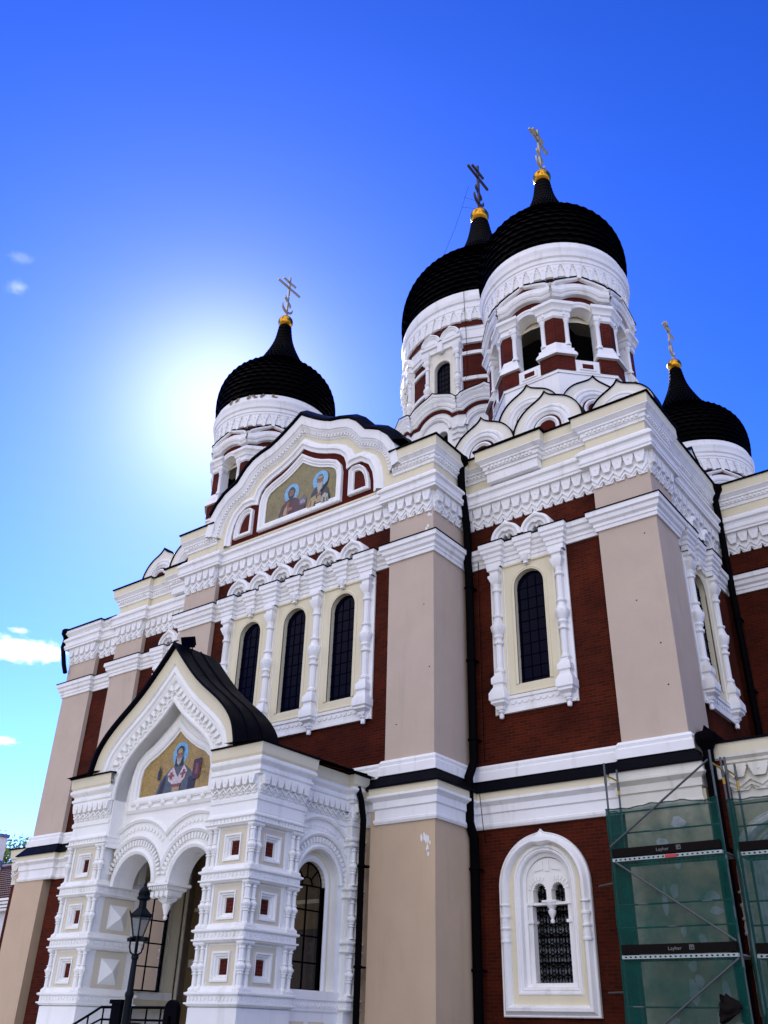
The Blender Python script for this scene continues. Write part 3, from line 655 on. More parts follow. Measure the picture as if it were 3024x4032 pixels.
# ---- mosaic pictures: flat coloured tesserae on the wall
def pic(T, origin, s, shapes, parent, name):
    ou, ov = origin; ww = 0.0
    for nm, groups in shapes:
        m = MB()
        for mat, poly in groups:
            ww += .0015; m.face([T(ou + a * s, ov + b_ * s, .082 + ww) for a, b_ in poly], mat)
        part(nm, m, parent)
EL = lambda cx, cy, rx, ry, n=20: [(cx + rx * cos(2 * pi * i / n), cy + ry * sin(2 * pi * i / n)) for i in range(n)]
icin = [tuple(p) for p in offs(ic, .22, True)]
m = MB(); plate(m, GT, reverse(icin), [], .081, 'mos_olive'); part('mosaic', m, G)
def saint(x, y, young):
    s = [('mos_rust', EL(x, y + .03, .385, .405)), ('mos_blue', EL(x, y + .03, .365, .385))]
    if young: s += [('mos_maroon', [(x - .60, y - 1.10), (x - .55, y - .72), (x - .44, y - .40), (x - .16, y - .22), (x + .18, y - .22), (x + .40, y - .36), (x + .50, y - .62), (x + .62, y - .85), (x + .68, y - 1.05), (x + .2, y - 1.10)])]
    else: s += [('mos_navy', [(x - .46, y - .75), (x - .38, y - .42), (x - .2, y - .22), (x + .2, y - .22), (x + .36, y - .40), (x + .46, y - .72), (x + .52, y - 1.06), (x - .3, y - 1.08)])]
    hw = 1.0 if young else .92
    s += [('mos_hair', [(x + .18 * hw * cos(t) * (1 + .06 * sin(5 * t)), y + .03 + .25 * sin(t)) for t in [2 * pi * k / 18 for k in range(18)]] if young else [(x - .13, y - .1), (x - .15, y + .1), (x - .08, y + .25), (x + .08, y + .25), (x + .15, y + .1), (x + .13, y - .1)]),
          ('mos_skin', [(x - .10, y + .14), (x + .11, y + .14), (x + .12, y + .0), (x + .09, y - .14), (x, y - .2), (x - .08, y - .14), (x - .11, y)])]
    if young: s += [('mos_hair', [(x - .12, y - .06), (x - .04, y - .10), (x + .05, y - .10), (x + .13, y - .06), (x + .10, y - .26), (x + .01, y - .34), (x - .09, y - .26)])]
    else: s += [('mos_ochre', [(x - .09, y + .2), (x + .09, y + .2), (x + .11, y + .1), (x - .11, y + .1)]), ('mos_beard', [(x - .12, y - .06), (x - .04, y - .08), (x + .05, y - .08), (x + .12, y - .06), (x + .12, y - .3), (x + .04, y - .58), (x - .05, y - .56), (x - .12, y - .3)])]
    s += [('mos_hair', [(x - .09, y + .065), (x - .02, y + .055), (x - .02, y + .03), (x - .085, y + .035)]), ('mos_hair', [(x + .03, y + .055), (x + .10, y + .065), (x + .095, y + .035), (x + .03, y + .03)]), ('mos_rust', [(x - .012, y + .03), (x + .022, y + .03), (x + .03, y - .055), (x - .02, y - .055)]), ('mos_rust', [(x - .045, y - .105), (x + .055, y - .105), (x + .05, y - .12), (x - .04, y - .12)])]
    return s
robeA = [('mos_rust', [(-.86, 15.92), (-.78, 16.35), (-.62, 16.66), (-.5, 16.6), (-.52, 16.2), (-.6, 15.92)]), ('mos_ochre', [(-.80, 16.15), (-.74, 16.4), (-.62, 16.5), (-.6, 16.3), (-.66, 16.12)]), ('mos_skin', [(-.62, 16.3), (-.5, 16.4), (-.36, 16.36), (-.34, 16.26), (-.5, 16.22)]), ('mos_navy', [(-.75, 15.9), (-.45, 16.12), (-.1, 16.12), (.1, 15.9)]),
         ('mos_grey', [(-.98, 15.9), (-.9, 16.2), (-.84, 16.2), (-.86, 15.9)]), ('mos_violet', [(-.02, 16.35), (-.03, 16.55), (.04, 16.58), (.07, 16.64), (.10, 16.58), (.13, 16.62), (.15, 16.78), (.18, 16.62), (.22, 16.66), (.25, 16.56), (.32, 16.52), (.30, 16.32), (.1, 16.26)]), ('mos_pink', [(.05, 16.36), (.05, 16.5), (.09, 16.5), (.09, 16.36)]), ('mos_pink', [(.14, 16.36), (.14, 16.52), (.18, 16.52), (.18, 16.36)]), ('mos_pink', [(.23, 16.36), (.23, 16.48), (.26, 16.48), (.26, 16.36)]), ('mos_maroon', [(.0, 16.3), (.3, 16.3), (.24, 16.1), (.05, 16.1)])]
robeB = [('mos_ochre', [(.36, 15.9), (.44, 16.15), (.55, 16.4), (.78, 16.46), (.84, 16.2), (.72, 15.95), (.6, 15.9)]), ('mos_rust', [(.5, 16.05), (.55, 16.3), (.6, 16.3), (.58, 16.05)]), ('mos_hair', [(.66, 15.92), (.74, 16.2), (.80, 16.2), (.78, 15.92)]), ('mos_ochre', [(.80, 16.1), (.86, 16.38), (1.02, 16.4), (1.08, 16.12)]), ('mos_skin', [(.78, 16.44), (.9, 16.52), (1.06, 16.5), (1.04, 16.42), (.9, 16.4)]),
         ('mos_beard', [(1.05, 15.92), (1.06, 16.3), (1.2, 16.42), (1.36, 16.32), (1.44, 15.92)]), ('mos_grey', [(1.12, 15.92), (1.16, 16.24), (1.22, 16.24), (1.24, 15.92)]), ('mos_grey', [(1.32, 15.92), (1.3, 16.2), (1.34, 16.2), (1.4, 15.92)]), ('mos_hair', [(.95, 16.55), (1.25, 16.85), (1.29, 16.83), (1.0, 16.5)])]
txt = [('mos_text', [(u, v), (u + .07, v), (u + .07, v + .025), (u, v + .025)]) for u, v in ((-1.42, 16.7), (-1.3, 16.7), (-1.4, 16.62), (-1.44, 16.5), (-1.32, 16.5), (-1.42, 16.38), (-1.4, 16.26), (-1.32, 16.3), (-1.36, 16.15), (1.48, 16.9), (1.58, 16.9), (1.53, 16.8), (1.46, 16.7), (1.58, 16.66), (1.5, 16.5), (1.58, 16.4), (.1, 17.3), (.2, 17.24))]
pic(GT, (XC, 0), 1.0, [('saint_figure', saint(-.46, 16.97, True) + robeA), ('saint_figure', saint(.94, 17.02, False) + robeB), ('inscription', txt)], G, 'm')
# ------------------------------------------------------------------ towers
AP, HF = 2.54, 1.052                                             # octagon apothem and half side
DOME = [(2.86, 26.3), (2.95, 26.55), (3.02, 27.1), (3.03, 27.6), (2.97, 28.1), (2.81, 28.6), (2.53, 29.05), (2.13, 29.46), (1.72, 29.82), (1.37, 30.22), (1.10, 30.68), (.86, 31.2), (.64, 31.75), (.47, 32.35), (.35, 33.2)]
def smooth_prof(p, k=4):
    res = []
    for i in range(len(p) - 1):
        p0, p1, p2, p3 = p[max(i - 1, 0)], p[i], p[i + 1], p[min(i + 2, len(p) - 1)]
        for j in range(k):
            t = j / k; res.append(tuple(.5 * (2 * b_ + (c - a) * t + (2 * a - 5 * b_ + 4 * c - d) * t * t + (3 * b_ - a - 3 * c + d) * t ** 3) for a, b_, c, d in zip(p0, p1, p2, p3)))
    return res + [p[-1]]
def onion(mb, c, prof, rows, n):                                 # shingled courses: each course flares out over the one below
    P_ = smooth_prof(prof, 8); z0, z1 = P_[0][1], P_[-1][1]
    def at(t):
        L = [0]
        for a, b_ in zip(P_[:-1], P_[1:]): L.append(L[-1] + math.dist(a, b_))
        s = t * L[-1]
        for i in range(len(L) - 1):
            if L[i + 1] >= s: f = (s - L[i]) / max(1e-9, L[i + 1] - L[i]); return tuple(x + (y - x) * f for x, y in zip(P_[i], P_[i + 1])) + (P_[i + 1][0] - P_[i][0], P_[i + 1][1] - P_[i][1])
        return P_[-1] + (0, 1)
    for k in range(rows):
        a, b_ = at(k / rows), at(min(1, (k + 1) / rows)); sh = pi / n * (k % 2)
        nx, nz = a[3], a[2] * -1; l_ = math.hypot(a[2], a[3]) or 1
        e = .085 * a[0] / 3.0 if k < rows * .74 else .012
        ox, oz = a[3] / l_ * e, -a[2] / l_ * e
        ring = lambda r_, z_, wav=0.: [(c[0] + r_ * cos(2 * pi * i / (2 * n) + sh), c[1] + r_ * sin(2 * pi * i / (2 * n) + sh), z_ + (wav if i % 2 else 0)) for i in range(2 * n)]
        dz = min(.10, abs(b_[1] - a[1]) * .6)
        sk = e * .8; mb.grid([ring(max(.02, a[0] - .03 - sk), a[1] + .02), ring(a[0] + ox - sk, a[1] + oz - dz * .3, dz * .7), ring(b_[0] - sk, b_[1])], 'dome_tile', closed_u=True, smooth=False)
def cross(mb, c, z0, s=1.0, g='gilt_cross'):                                     # three-barred cross with a crescent at the foot; bars run along Y
    T = SR(c[0]); y = c[1]; d = .05 * s
    B = lambda u0, u1, v0, v1: box(mb, T, y + u0 * s, y + u1 * s, z0 + v0 * s, z0 + v1 * s, -d, d, g)
    B(-.05, .05, -.15, 2.93); B(-.50, -.051, 2.50, 2.59); B(.051, .50, 2.50, 2.59); B(-.88, -.051, 2.08, 2.18); B(.051, .88, 2.08, 2.18)
    prism(mb, T, [(y + a * s, z0 + b_ * s) for a, b_ in ((-.25, 1.42), (-.25, 1.24), (.25, .78), (.25, .96))], -d * .9, d * .9, g)
    pts = [(y + .42 * s * cos(a), z0 + .66 * s + .42 * s * sin(a)) for a in [pi - .1 + (pi + .2) * i / 14 for i in range(15)]]
    inn = [(y + .37 * s * cos(a), z0 + .80 * s + .40 * s * sin(a)) for a in [pi + .02 + (pi - .04) * i / 14 for i in range(15)]]
    prism(mb, T, pts + reverse(inn), -d * .8, d * .8, g)
def pillar_plan(ax, k, a, e, inner):                             # plan of a pier on the octagon vertex between faces k and k+1
    res = []
    A, B = radians(45 * k - 90), radians(45 * (k + 1) - 90)
    fa = lambda u, w, an: (ax[0] + (AP + w) * cos(an) - u * sin(an), ax[1] + (AP + w) * sin(an) + u * cos(an))
    hv = (AP + e) * math.tan(pi / 8)
    res = [fa(HF - a, e, A), fa(hv, e, A), fa(-(HF - a), e, B), fa(-(HF - a), -inner, B), fa(HF - a - .0, -inner, A)]
    return res
def belfry(ax, zs=0.0):
    Z = lambda z: z + zs
    m = MB()
    for k in range(8):
        T = frame(ax[0] + 0, ax[1] + 0, 45 * k - 90); T0 = T; T = (lambda u, v, w=0., T0=T0: T0(u, v, w + AP))
        op = archpoly(0, .50, 20.78, 22.85)
        plate(m, T, [(-HF, 20.27), (HF, 20.27), (HF, 24.2), (-HF, 24.2)], [op], 0, 'panel_brick', -.42, 'white')
        plate(m, T, [(-HF - .03, 18.3), (HF + .03, 18.3), (HF + .03, 20.27), (-HF - .03, 20.27)], [], .06, 'white')
        box(m, T, -HF - .06, HF + .06, 20.16, 20.30, -.02, .10, 'white')
    B = part('belfry', m, origin=(ax[0], ax[1], 20))
    for k in range(8):
        m = MB(); T0 = frame(ax[0], ax[1], 45 * k - 90); T = (lambda u, v, w=0., T0=T0: T0(u, v, w + AP))
        vsweep(m, T, arc(0, 22.85, .50, 0, pi, 14), [(.02, -.42), (0, .0), (-.0, .10), (-.08, .12), (-.11, .08), (-.16, .13), (-.23, .13), (-.25, .08), (-.30, .06), (-.30, .0)], 'white')
        ca = math.asin(.787); lowc = [(HF + .06, 23.70)] + arc(0, 22.85, 1.08, ca, pi - ca, 12) + [(-HF - .06, 23.70)]
        topc = [(HF + .10, 24.30)] + [(a, b_) for a, b_ in keel(0, HF + .02, 24.2, 24.76, 6, .5)][1:-1] + [(-HF - .10, 24.30)]
        plate(m, T, reverse(lowc) + topc, [], .12, 'white', -.2)
        vsweep(m, T, lowc, [(0, .1), (0, .18), (-.06, .23), (-.12, .19), (-.15, .26), (-.24, .30), (-.28, .24), (-.34, .24), (-.42, .26), (-.46, .24), (-.48, .12)], 'white')
        part('arch_moulding', m, B); m = MB()
        box(m, T, -.46, .46, 20.24, 20.78, 0, .12, 'white'); box(m, T, -.30, .30, 20.34, 20.66, .12, .15, 'white')
        plate(m, T, R4(-.2, .2, 20.4, 20.6), [], .155, 'panel_brick')
        part('sill_panel', m, B)
    m = MB()
    for k in range(8):
        T0 = frame(ax[0], ax[1], 45 * k - 90); T = (lambda u, v, w=0., T0=T0: T0(u, v, w + AP))
        topc = [(HF + .16, 24.22), (HF + .10, 24.31)] + [(a, b_ + .01) for a, b_ in keel(0, HF + .02, 24.2, 24.76, 6, .5)][1:-1] + [(-HF - .10, 24.31), (-HF - .16, 24.22)]
        mt_ = MB(); vsweep(mt_, T, topc[1:-1], [(0, .1), (0, .25), (.05, .28), (.10, .26), (.13, .2), (.16, .1)], 'white'); part('eave_moulding', mt_, B)
        rows = [[T(a, b_ - .0, .20) for a, b_ in topc], [T(a, b_ + .004, .285) for a, b_ in topc], [T(a, b_ + .05, .285) for a, b_ in topc], [T(a, b_ + .05, .06) for a, b_ in topc]]
        rows.append([T(a * .9, 24.26, -.10) for a, b_ in topc])
        m.grid(rows, 'roof_metal')
    part('scalloped_eave', m, B)
    P1 = None
    for k in range(8):
        m = MB(); rings = lambda l, mat: (m.grid([[(x, y, z) for x, y in pillar_plan(ax, k, a, e, .3)] for a, e, z in l], mat, closed_u=True))
        rings([(.36, .03, 21.5), (.36, .03, 22.8)], 'panel_brick')
        rings([(.56, .04, 22.74), (.6, .10, 22.8), (.6, .10, 23.0), (.65, .16, 23.05), (.65, .16, 23.12), (.70, .24, 23.25), (.72, .28, 23.28), (.72, .28, 23.42), (.68, .2, 23.5), (.5, .0, 23.56)], 'white')
        rings([(.52, .03, 21.58), (.55, .06, 21.52), (.55, .06, 21.36), (.62, .14, 21.30), (.62, .14, 21.2), (.68, .2, 21.08), (.70, .24, 20.98), (.70, .24, 20.93), (.5, .0, 20.93)], 'white')
        rings([(.62, .12, 20.93), (.62, .12, 20.28)], 'panel_brick')
        for kk, sg in ((k, 1), (k + 1, -1)):
            T0 = frame(ax[0], ax[1], 45 * kk - 90); c = T0(sg * (HF - .46), 0, AP - .02)
            lathe(m, c, [(.13, 21.5), (.13, 21.6), (.10, 21.66), (.092, 21.7), (.092, 22.6), (.12, 22.64), (.12, 22.7), (.14, 22.76)], 10, 'white')
        part('pier', m, B)
    m = MB()
    lathe(m, ax, [(2.72, 24.3), (2.72, 24.75)], 64, 'panel_brick')
    lathe(m, ax, [(2.74, 24.72), (2.80, 24.76), (2.80, 25.28), (2.86, 25.32), (2.86, 25.42), (2.90, 25.46), (2.90, 25.62), (2.96, 25.68), (2.98, 25.8), (2.98, 25.92), (3.02, 25.98), (3.02, 26.08), (2.92, 26.12), (2.90, 26.42)], 64, 'white')
    N = 40
    for i in range(N):
        a = 360 / N * i; T0 = frame(ax[0], ax[1], a); T = (lambda u, v, w=0., T0=T0: T0(u, v, w + 2.79)); p = .42
        h = [(.43, 25.28), (.43, 25.2), (.36, 25.2), (.36, 25.08), (.25, 25.02), (.25, 24.94), (.2, 24.88), (.2, 24.68), (.12, 24.62)]
        prism(m, T, [(x * p, v) for x, v in h] + [(-x * p, v) for x, v in reversed(h)], -.05, .08, 'white'); box(m, T, -.03, .03, 25.08, 25.13, .07, .10, 'white')
    part('drum_cornice', m, B)
    m = MB(); onion(m, ax, DOME, 30, 40); part('onion_dome', m, B)
    m = MB(); lathe(m, ax, [(.33, 33.1), (.36, 33.2), (.33, 33.26)], 20, 'black_iron'); lathe(m, ax, [(.405 * sin(t), 33.62 - .405 * cos(t)) for t in [pi * i / 16 for i in range(1, 16)]], 32, 'gold'); part('gilded_ball', m, B)
    m = MB(); cross(m, ax, 34.05); part('cross', m, B)
    m = MB(); lathe(m, ax, [(2.0, 20.4), (2.08, 22.5), (1.7, 22.85), (.4, 23.0)], 24, 'dark_void'); lathe(m, ax, [(1.25, 21.6), (1.2, 21.75), (.85, 22.4), (.7, 22.9), (.4, 23.1)], 24, 'bronze'); part('bell_and_dark_core', m, B)  # black shell round the bell stands in for the shade of the chamber
    m = MB(); lathe(m, ax, [(2.3, 22.9), (2.0, 23.5), (1.2, 23.9), (.01, 24.0)], 24, 'panel_beige'); part('vault', m, B)
    for dx, dy in ((-1, 0), (1, 0)):
        m = MB(); box(m, FR(ax[1]), ax[0] + dx * 1.1 - .08, ax[0] + dx * 1.1 + .08, 22.85, 23.02, -2.2, 2.2, 'lead_bar')
        part('bell_beam', m, B)
    return B
RTA, LTA, RRA, MDA = (-11.36, 25.58), (-27.22, 25.78), (-11.45, 41.6), (XC, 33.7)
belf = belfry(RTA)
bl = copy_at(belf, C, (LTA[0] - RTA[0], LTA[1] - RTA[1], -.12))
m = MB()                                                         # rusty run-off under the left dome
for a in (-92, -84, -71, -66, -58, -47):
    for q in range(3):
        T0 = frame(LTA[0], LTA[1], a + random.uniform(-1.5, 1.5)); T = (lambda u, v, w=0., T0=T0: T0(u, v, w + 2.925)); blob(m, T, 0, 26.16 + .05 * q, random.uniform(.05, .13), random.uniform(.05, .09), 'grime', .004 + .002 * q, 8)
part('rust_stain', m, bl); copy_at(belf, C, (RRA[0] - RTA[0], RRA[1] - RTA[1], 0)); copy_at(belf, C, (mir(RRA[0]) - RTA[0], RRA[1] - RTA[1], 0))

# ogee gables (kokoshniks) at the foot of the drums
def kokoshnik(T, r_, vs, name='kokoshnik', deep=1.6, base=.9):
    cu = [(r_, vs - base)] + rkeel(0, r_, vs, .20, 14, 64) + [(-r_, vs - base)]
    m = MB(); plate(m, T, reverse(cu), [], 0, 'kok_cream', -deep)
    ro = lambda q: [(q * r_, vs - base)] + arc(0, vs, q * r_, 0, pi, 22) + [(-q * r_, vs - base)]
    vsweep(m, T, ro(.74), [(-.02, 0), (0, .06), (.04, .10), (.10, .10), (.13, .06), (.17, .06), (.20, .11), (.27, .10), (.30, .05), (.33, .03), (.36, .06), (.40, .03)], 'white')
    plate(m, T, [(-.44 * r_, vs - base), (.44 * r_, vs - base)] + arc(0, vs, .44 * r_, 0, pi, 18), [], .02, 'red_paint')
    vsweep(m, T, ro(.36), [(0, .02), (0, .07), (.06, .09), (.12, .05), (.14, .03)], 'white')
    K = part(name, m)
    m = MB(); rows = [[T(p.x, p.y, .05) for p in offs(cu, -.0)], [T(p.x, p.y, .05) for p in offs(cu, -.04)], [T(p.x, p.y, -deep) for p in offs(cu, -.04)]]
    m.grid(rows, 'roof_metal'); part('lead_capping', m, K)
    return K
def koks(ax, flip):
    s = -1 if flip else 1
    X = lambda x: ax[0] + s * (x - RTA[0])
    dy = ax[1] - RTA[1]
    rows_ = ((-12.98, 22.15), (-10.46, 22.10), (-8.22, 22.9)) if not flip else ((-13.1, 22.15), (-10.85, 22.10), (-8.62, 22.4))
    for x, y in rows_: kokoshnik(frame(X(x), y, -90), 1.25 if y < 22.5 else 1.15, 17.30 if y < 22.5 else 17.40, deep=.5)
    for k in (0, 1, 2) if not flip else (0, -1, -2):
        an = radians(45 * k - 90); kokoshnik(frame(ax[0] + 2.95 * cos(an), ax[1] + 2.95 * sin(an), 45 * k - 90), 1.20, 18.38, deep=.35)
    xs = X(-7.75)
    for y in (25.5, 28.4): kokoshnik(frame(xs, y + dy, 0 if not flip else 180), 1.34, 17.4, deep=.6)
koks(RTA, False); koks(LTA, True)
# roofs behind the parapets
m = MB()
for ax in (RTA, LTA): lathe(m, ax, [(3.3, 16.8), (3.1, 17.4), (2.8, 18.6), (2.4, 18.7)], 32, 'roof_metal', smooth=False)
box(m, FR(22.6), mir(-7.6), -7.6, 16.2, 16.8, -24, 0, 'roof_metal'); box(m, FR(29.0), -7.5, 4, 16.3, 16.8, -12, -.2, 'roof_metal'); box(m, FR(28.9), -26.5, -12.2, 16.8, 21.5, -10.5, 0, 'white')
part('roof', m)
m = MB()                                                         # plain far body closing the building
box(m, FR(24.5), mir(-7.6), -7.6, GZ, 16.2, -24, 0, 'beige'); box(m, FR(24.2), -34.5, -30, GZ, 15.0, -14, 0, 'beige'); box(m, FR(29), -7.6, 3.9, GZ, 15.5, -10, 0, 'beige'); part('inner_body', m)
belf2 = None

# ------------------------------------------------------------------ central drum and dome
def central(ax):
    m = MB(); R_ = 4.25
    lathe(m, ax, [(3.75, 24), (3.75, 31.6)], 48, 'white'); lathe(m, ax, [(R_, 30.2), (R_, 31.6)], 64, 'panel_brick'); lathe(m, ax, [(R_, 24), (R_, 26.3)], 64, 'white')
    for k in range(8):
        a0 = radians(45 * k - 90 + 9.5); a1 = a0 + radians(26)
        lathe(m, ax, [(R_, 26.2), (R_, 30.4)], 10, 'panel_brick', a0=a0, a1=a1)
        for z in (27.75, 29.35): lathe(m, ax, [(R_, z), (R_ + .1, z), (R_ + .1, z + .2), (R_, z + .2)], 10, 'white', a0=a0, a1=a1)
    D = part('central_drum', m, origin=(ax[0], ax[1], 24))
    for k in range(8):
        ang = 45 * k - 90; T0 = frame(ax[0], ax[1], ang); T = (lambda u, v, w=0., T0=T0: T0(u, v, w + R_ - .0))
        m = MB(); plate(m, T, R4(-.78, .78, 26.2, 30.0), [archpoly(0, .46, 26.5, 28.9)], .10, 'kok_cream', -.25)
        vsweep(m, T, [(.46, 26.5)] + arc(0, 28.9, .46, 0, pi, 12) + [(-.46, 26.5)], [(-.1, .1), (-.08, .14), (-.02, .14), (0, .1)], 'kok_cream')
        for sg in (-1, 1):
            box(m, T, sg * .9 - .17, sg * .9 + .17, 26.0, 29.9, -.1, .04, 'white'); baluster(m, T(sg * .9, 0, .12), 26.3, 29.4, .11)
            sq(m, T, sg * .9, .1, [(.14, 29.4), (.2, 29.5), (.2, 29.6), (.15, 29.65), (.15, 29.75), (.22, 29.85), (.22, 30.1)], 'white')
        box(m, T, -1.15, 1.15, 30.0, 30.35, -.1, .22, 'white'); box(m, T, -1.22, 1.22, 30.35, 30.55, -.1, .32, 'white'); box(m, T, -.14, .14, 29.85, 30.5, .2, .36, 'white')
        for c in (-.58, .58):
            plate(m, T, [(c + .58, 30.5)] + rkeel(c, .58, 30.62, .2, 8) + [(c - .58, 30.5)], [], .26, 'white', -.1); vsweep(m, T, rkeel(c, .58, 30.6, .2, 8), [(0, .25), (0, .34), (.06, .36), (.10, .30), (.14, .33), (.2, .28), (.22, .26)], 'white'); box(m, T, c - .28, c + .28, 30.52, 30.62, .25, .34, 'white')
        W = part('drum_window', m, D)
        m = MB(); plate(m, T, archpoly(0, .47, 26.45, 28.9), [], -.10, 'glass')
        for u in (-.2, 0, .2): box(m, T, u - .01, u + .01, 26.5, 29.3, -.098, -.08, 'lead_bar')
        for q in range(8): box(m, T, -.4, .4, 26.7 + .32 * q, 26.72 + .32 * q, -.098, -.082, 'lead_bar')
        p = part('pane', m, D)
    for k in range(8):                                           # white fillets in the brick between windows
        m = MB(); T0 = frame(ax[0], ax[1], 45 * k - 67.5); T = (lambda u, v, w=0., T0=T0: T0(u, v, w + R_ - .06))
        box(m, T, -.75, .75, 30.05, 30.9, -.1, .2, 'white'); box(m, T, -.6, .6, 30.3, 30.75, .2, .26, 'white')
        plate(m, T, [(.7, 30.85)] + rkeel(0, .7, 30.9, .2, 8) + [(-.7, 30.85)], [], .2, 'white', -.1)
        part('drum_panel', m, D)
    m = MB(); 
    lathe(m, ax, [(R_ + .2, 31.1), (R_ + .2, 31.5)], 72, 'panel_brick')
    lathe(m, ax, [(R_ + .2, 31.45), (R_ + .28, 31.5), (R_ + .28, 32.15), (R_ + .36, 32.2), (R_ + .36, 32.32), (R_ + .30, 32.36), (R_ + .30, 32.6), (R_ + .38, 32.66), (R_ + .42, 32.85), (R_ + .42, 32.95), (R_ + .36, 33.0), (R_ + .36, 33.35)], 72, 'white')
    N = 52
    for i in range(N):
        T0 = frame(ax[0], ax[1], 360 / N * i); T = (lambda u, v, w=0., T0=T0: T0(u, v, w + R_ + .27)); p = .54
        h = [(.43, 32.15), (.43, 32.06), (.36, 32.06), (.36, 31.92), (.25, 31.85), (.25, 31.75), (.2, 31.7), (.2, 31.42), (.12, 31.36)]
        prism(m, T, [(x * p, v) for x, v in h] + [(-x * p, v) for x, v in reversed(h)], -.05, .09, 'white'); box(m, T, -.035, .035, 31.92, 31.98, .08, .11, 'white')
    part('drum_cornice', m, D)
    prof = [(4.55, 33.2), (4.62, 33.7), (4.68, 34.4), (4.68, 35.0), (4.60, 35.7), (4.36, 36.5), (3.95, 37.2), (3.35, 37.85), (2.70, 38.4), (2.15, 38.95), (1.70, 39.6), (1.33, 40.35), (1.0, 41.15), (.74, 42.1), (.54, 43.3)]
    m = MB(); onion(m, ax, prof, 36, 52); part('onion_dome', m, D)
    m = MB(); lathe(m, ax, [(.58 * sin(t), 43.88 - .58 * cos(t)) for t in [pi * i / 16 for i in range(1, 16)]], 32, 'gold'); part('gilded_ball', m, D)
    m = MB(); cross(m, ax, 44.6, 1.36, 'silhouette_cross'); part('cross', m, D)
    # ring of ogee arches with niches below the windows
    R2 = 4.82; n = 12; hf = (R2) * math.tan(pi / n)
    m = MB(); me_ = MB(); mn = MB()
    for k in range(n):
        T0 = frame(ax[0], ax[1], 360 / n * k - 91.5); T = (lambda u, v, w=0., T0=T0: T0(u, v, w + R2))
        topc = [(hf + .06, 26.18)] + keel(0, hf, 26.1, 26.92, 7, .5)[1:-1] + [(-hf - .06, 26.18)]
        plate(m, T, [(-hf, 22), (hf, 22)] + [(hf, 26.18)] + topc[1:-1] + [(-hf, 26.18)], [archpoly(-.40, .30, 23.2, 24.35, 10), archpoly(.40, .30, 23.2, 24.35, 10)], 0, 'white', -.4)
        a2 = math.asin(.50); vsweep(m, T, [(hf, 25.26)] + arc(0, 24.72, 1.08, a2, pi - a2, 14) + [(-hf, 25.26)], [(0.0, 0), (0, .06), (-.15, .06), (-.15, 0)], 'red_paint')
        a3 = math.asin(.565); vsweep(m, T, [(hf + .03, 25.41)] + arc(0, 24.72, 1.24, a3, pi - a3, 14) + [(-hf - .03, 25.41)], [(.0, 0), (0, .12), (-.06, .16), (-.12, .12), (-.16, .18), (-.26, .21), (-.31, .16), (-.38, .2), (-.46, .26), (-.54, .27), (-.60, .2), (-.62, 0)], 'white')
        vsweep(m, T, arc(0, 24.5, .80, .12, pi - .12, 16), [(0, 0), (0, .06), (-.06, .12), (-.12, .08), (-.18, .12), (-.25, .06), (-.27, 0)], 'white')
        for z in (23.9, 24.2, 24.5): box(m, T, -hf, -1.0, z, z + .14, 0, .08 + .06 * (z - 23.9), 'white'); box(m, T, 1.0, hf, z, z + .14, 0, .08 + .06 * (z - 23.9), 'white')
        vsweep(m, T, topc, [(0, 0), (0, .25), (.07, .29), (.14, .27), (.18, .2), (.24, .2), (.28, 0)], 'white')
        rows = [[T(a, b_ - .0, .20) for a, b_ in topc], [T(a, b_ + .002, .30) for a, b_ in topc], [T(a, b_ + .035, .30) for a, b_ in topc], [T(a, b_ + .035, -.06) for a, b_ in topc], [T(a * .9, 26.0, -.5) for a, b_ in topc]]; me_.grid(rows, 'roof_metal')
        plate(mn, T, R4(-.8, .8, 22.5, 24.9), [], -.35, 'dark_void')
        lathe(mn, T(0, 0, -.1), [(.001, 23.55), (.06, 23.58), (.04, 23.66), (.11, 23.78), (.08, 23.84), (.12, 23.96), (.17, 24.06), (.17, 24.16)], 10, 'white'); box(mn, T, -.15, .15, 24.1, 24.34, -.3, .06, 'white')
    A = part('drum_arcade', m, D); part('niche', mn, D); part('scalloped_eave', me_, D)
central(MDA)
# wires on the domes
m = MB(); tube(m, [(XC - .3, 33.0, 46.2), (XC - .75, 32.8, 44.2), (XC - .9, 32.2, 42.0), (XC - 1.2, 31.4, 39.3)], .012, 'black_iron', 4); tube(m, [(XC - .1, 33.6, 44.6), (XC - .72, 32.8, 44.4)], .012, 'black_iron', 4); tube(m, [(XC - .1, 33.6, 45.3), (XC - .6, 32.9, 45.3)], .012, 'black_iron', 4)
T0 = frame(XC, 33.7, -72); tube(m, [T0(0, 33.4, 4.72), T0(0, 32.9, 4.74), T0(0, 31.4, 4.6), T0(0, 30.8, 4.5), T0(0.02, 28.0, 4.45), T0(0, 27.2, 5.0), T0(0, 25.6, 5.0), T0(0.05, 22.0, 4.8)], .014, 'black_iron', 4)
part('lightning_wire', m)

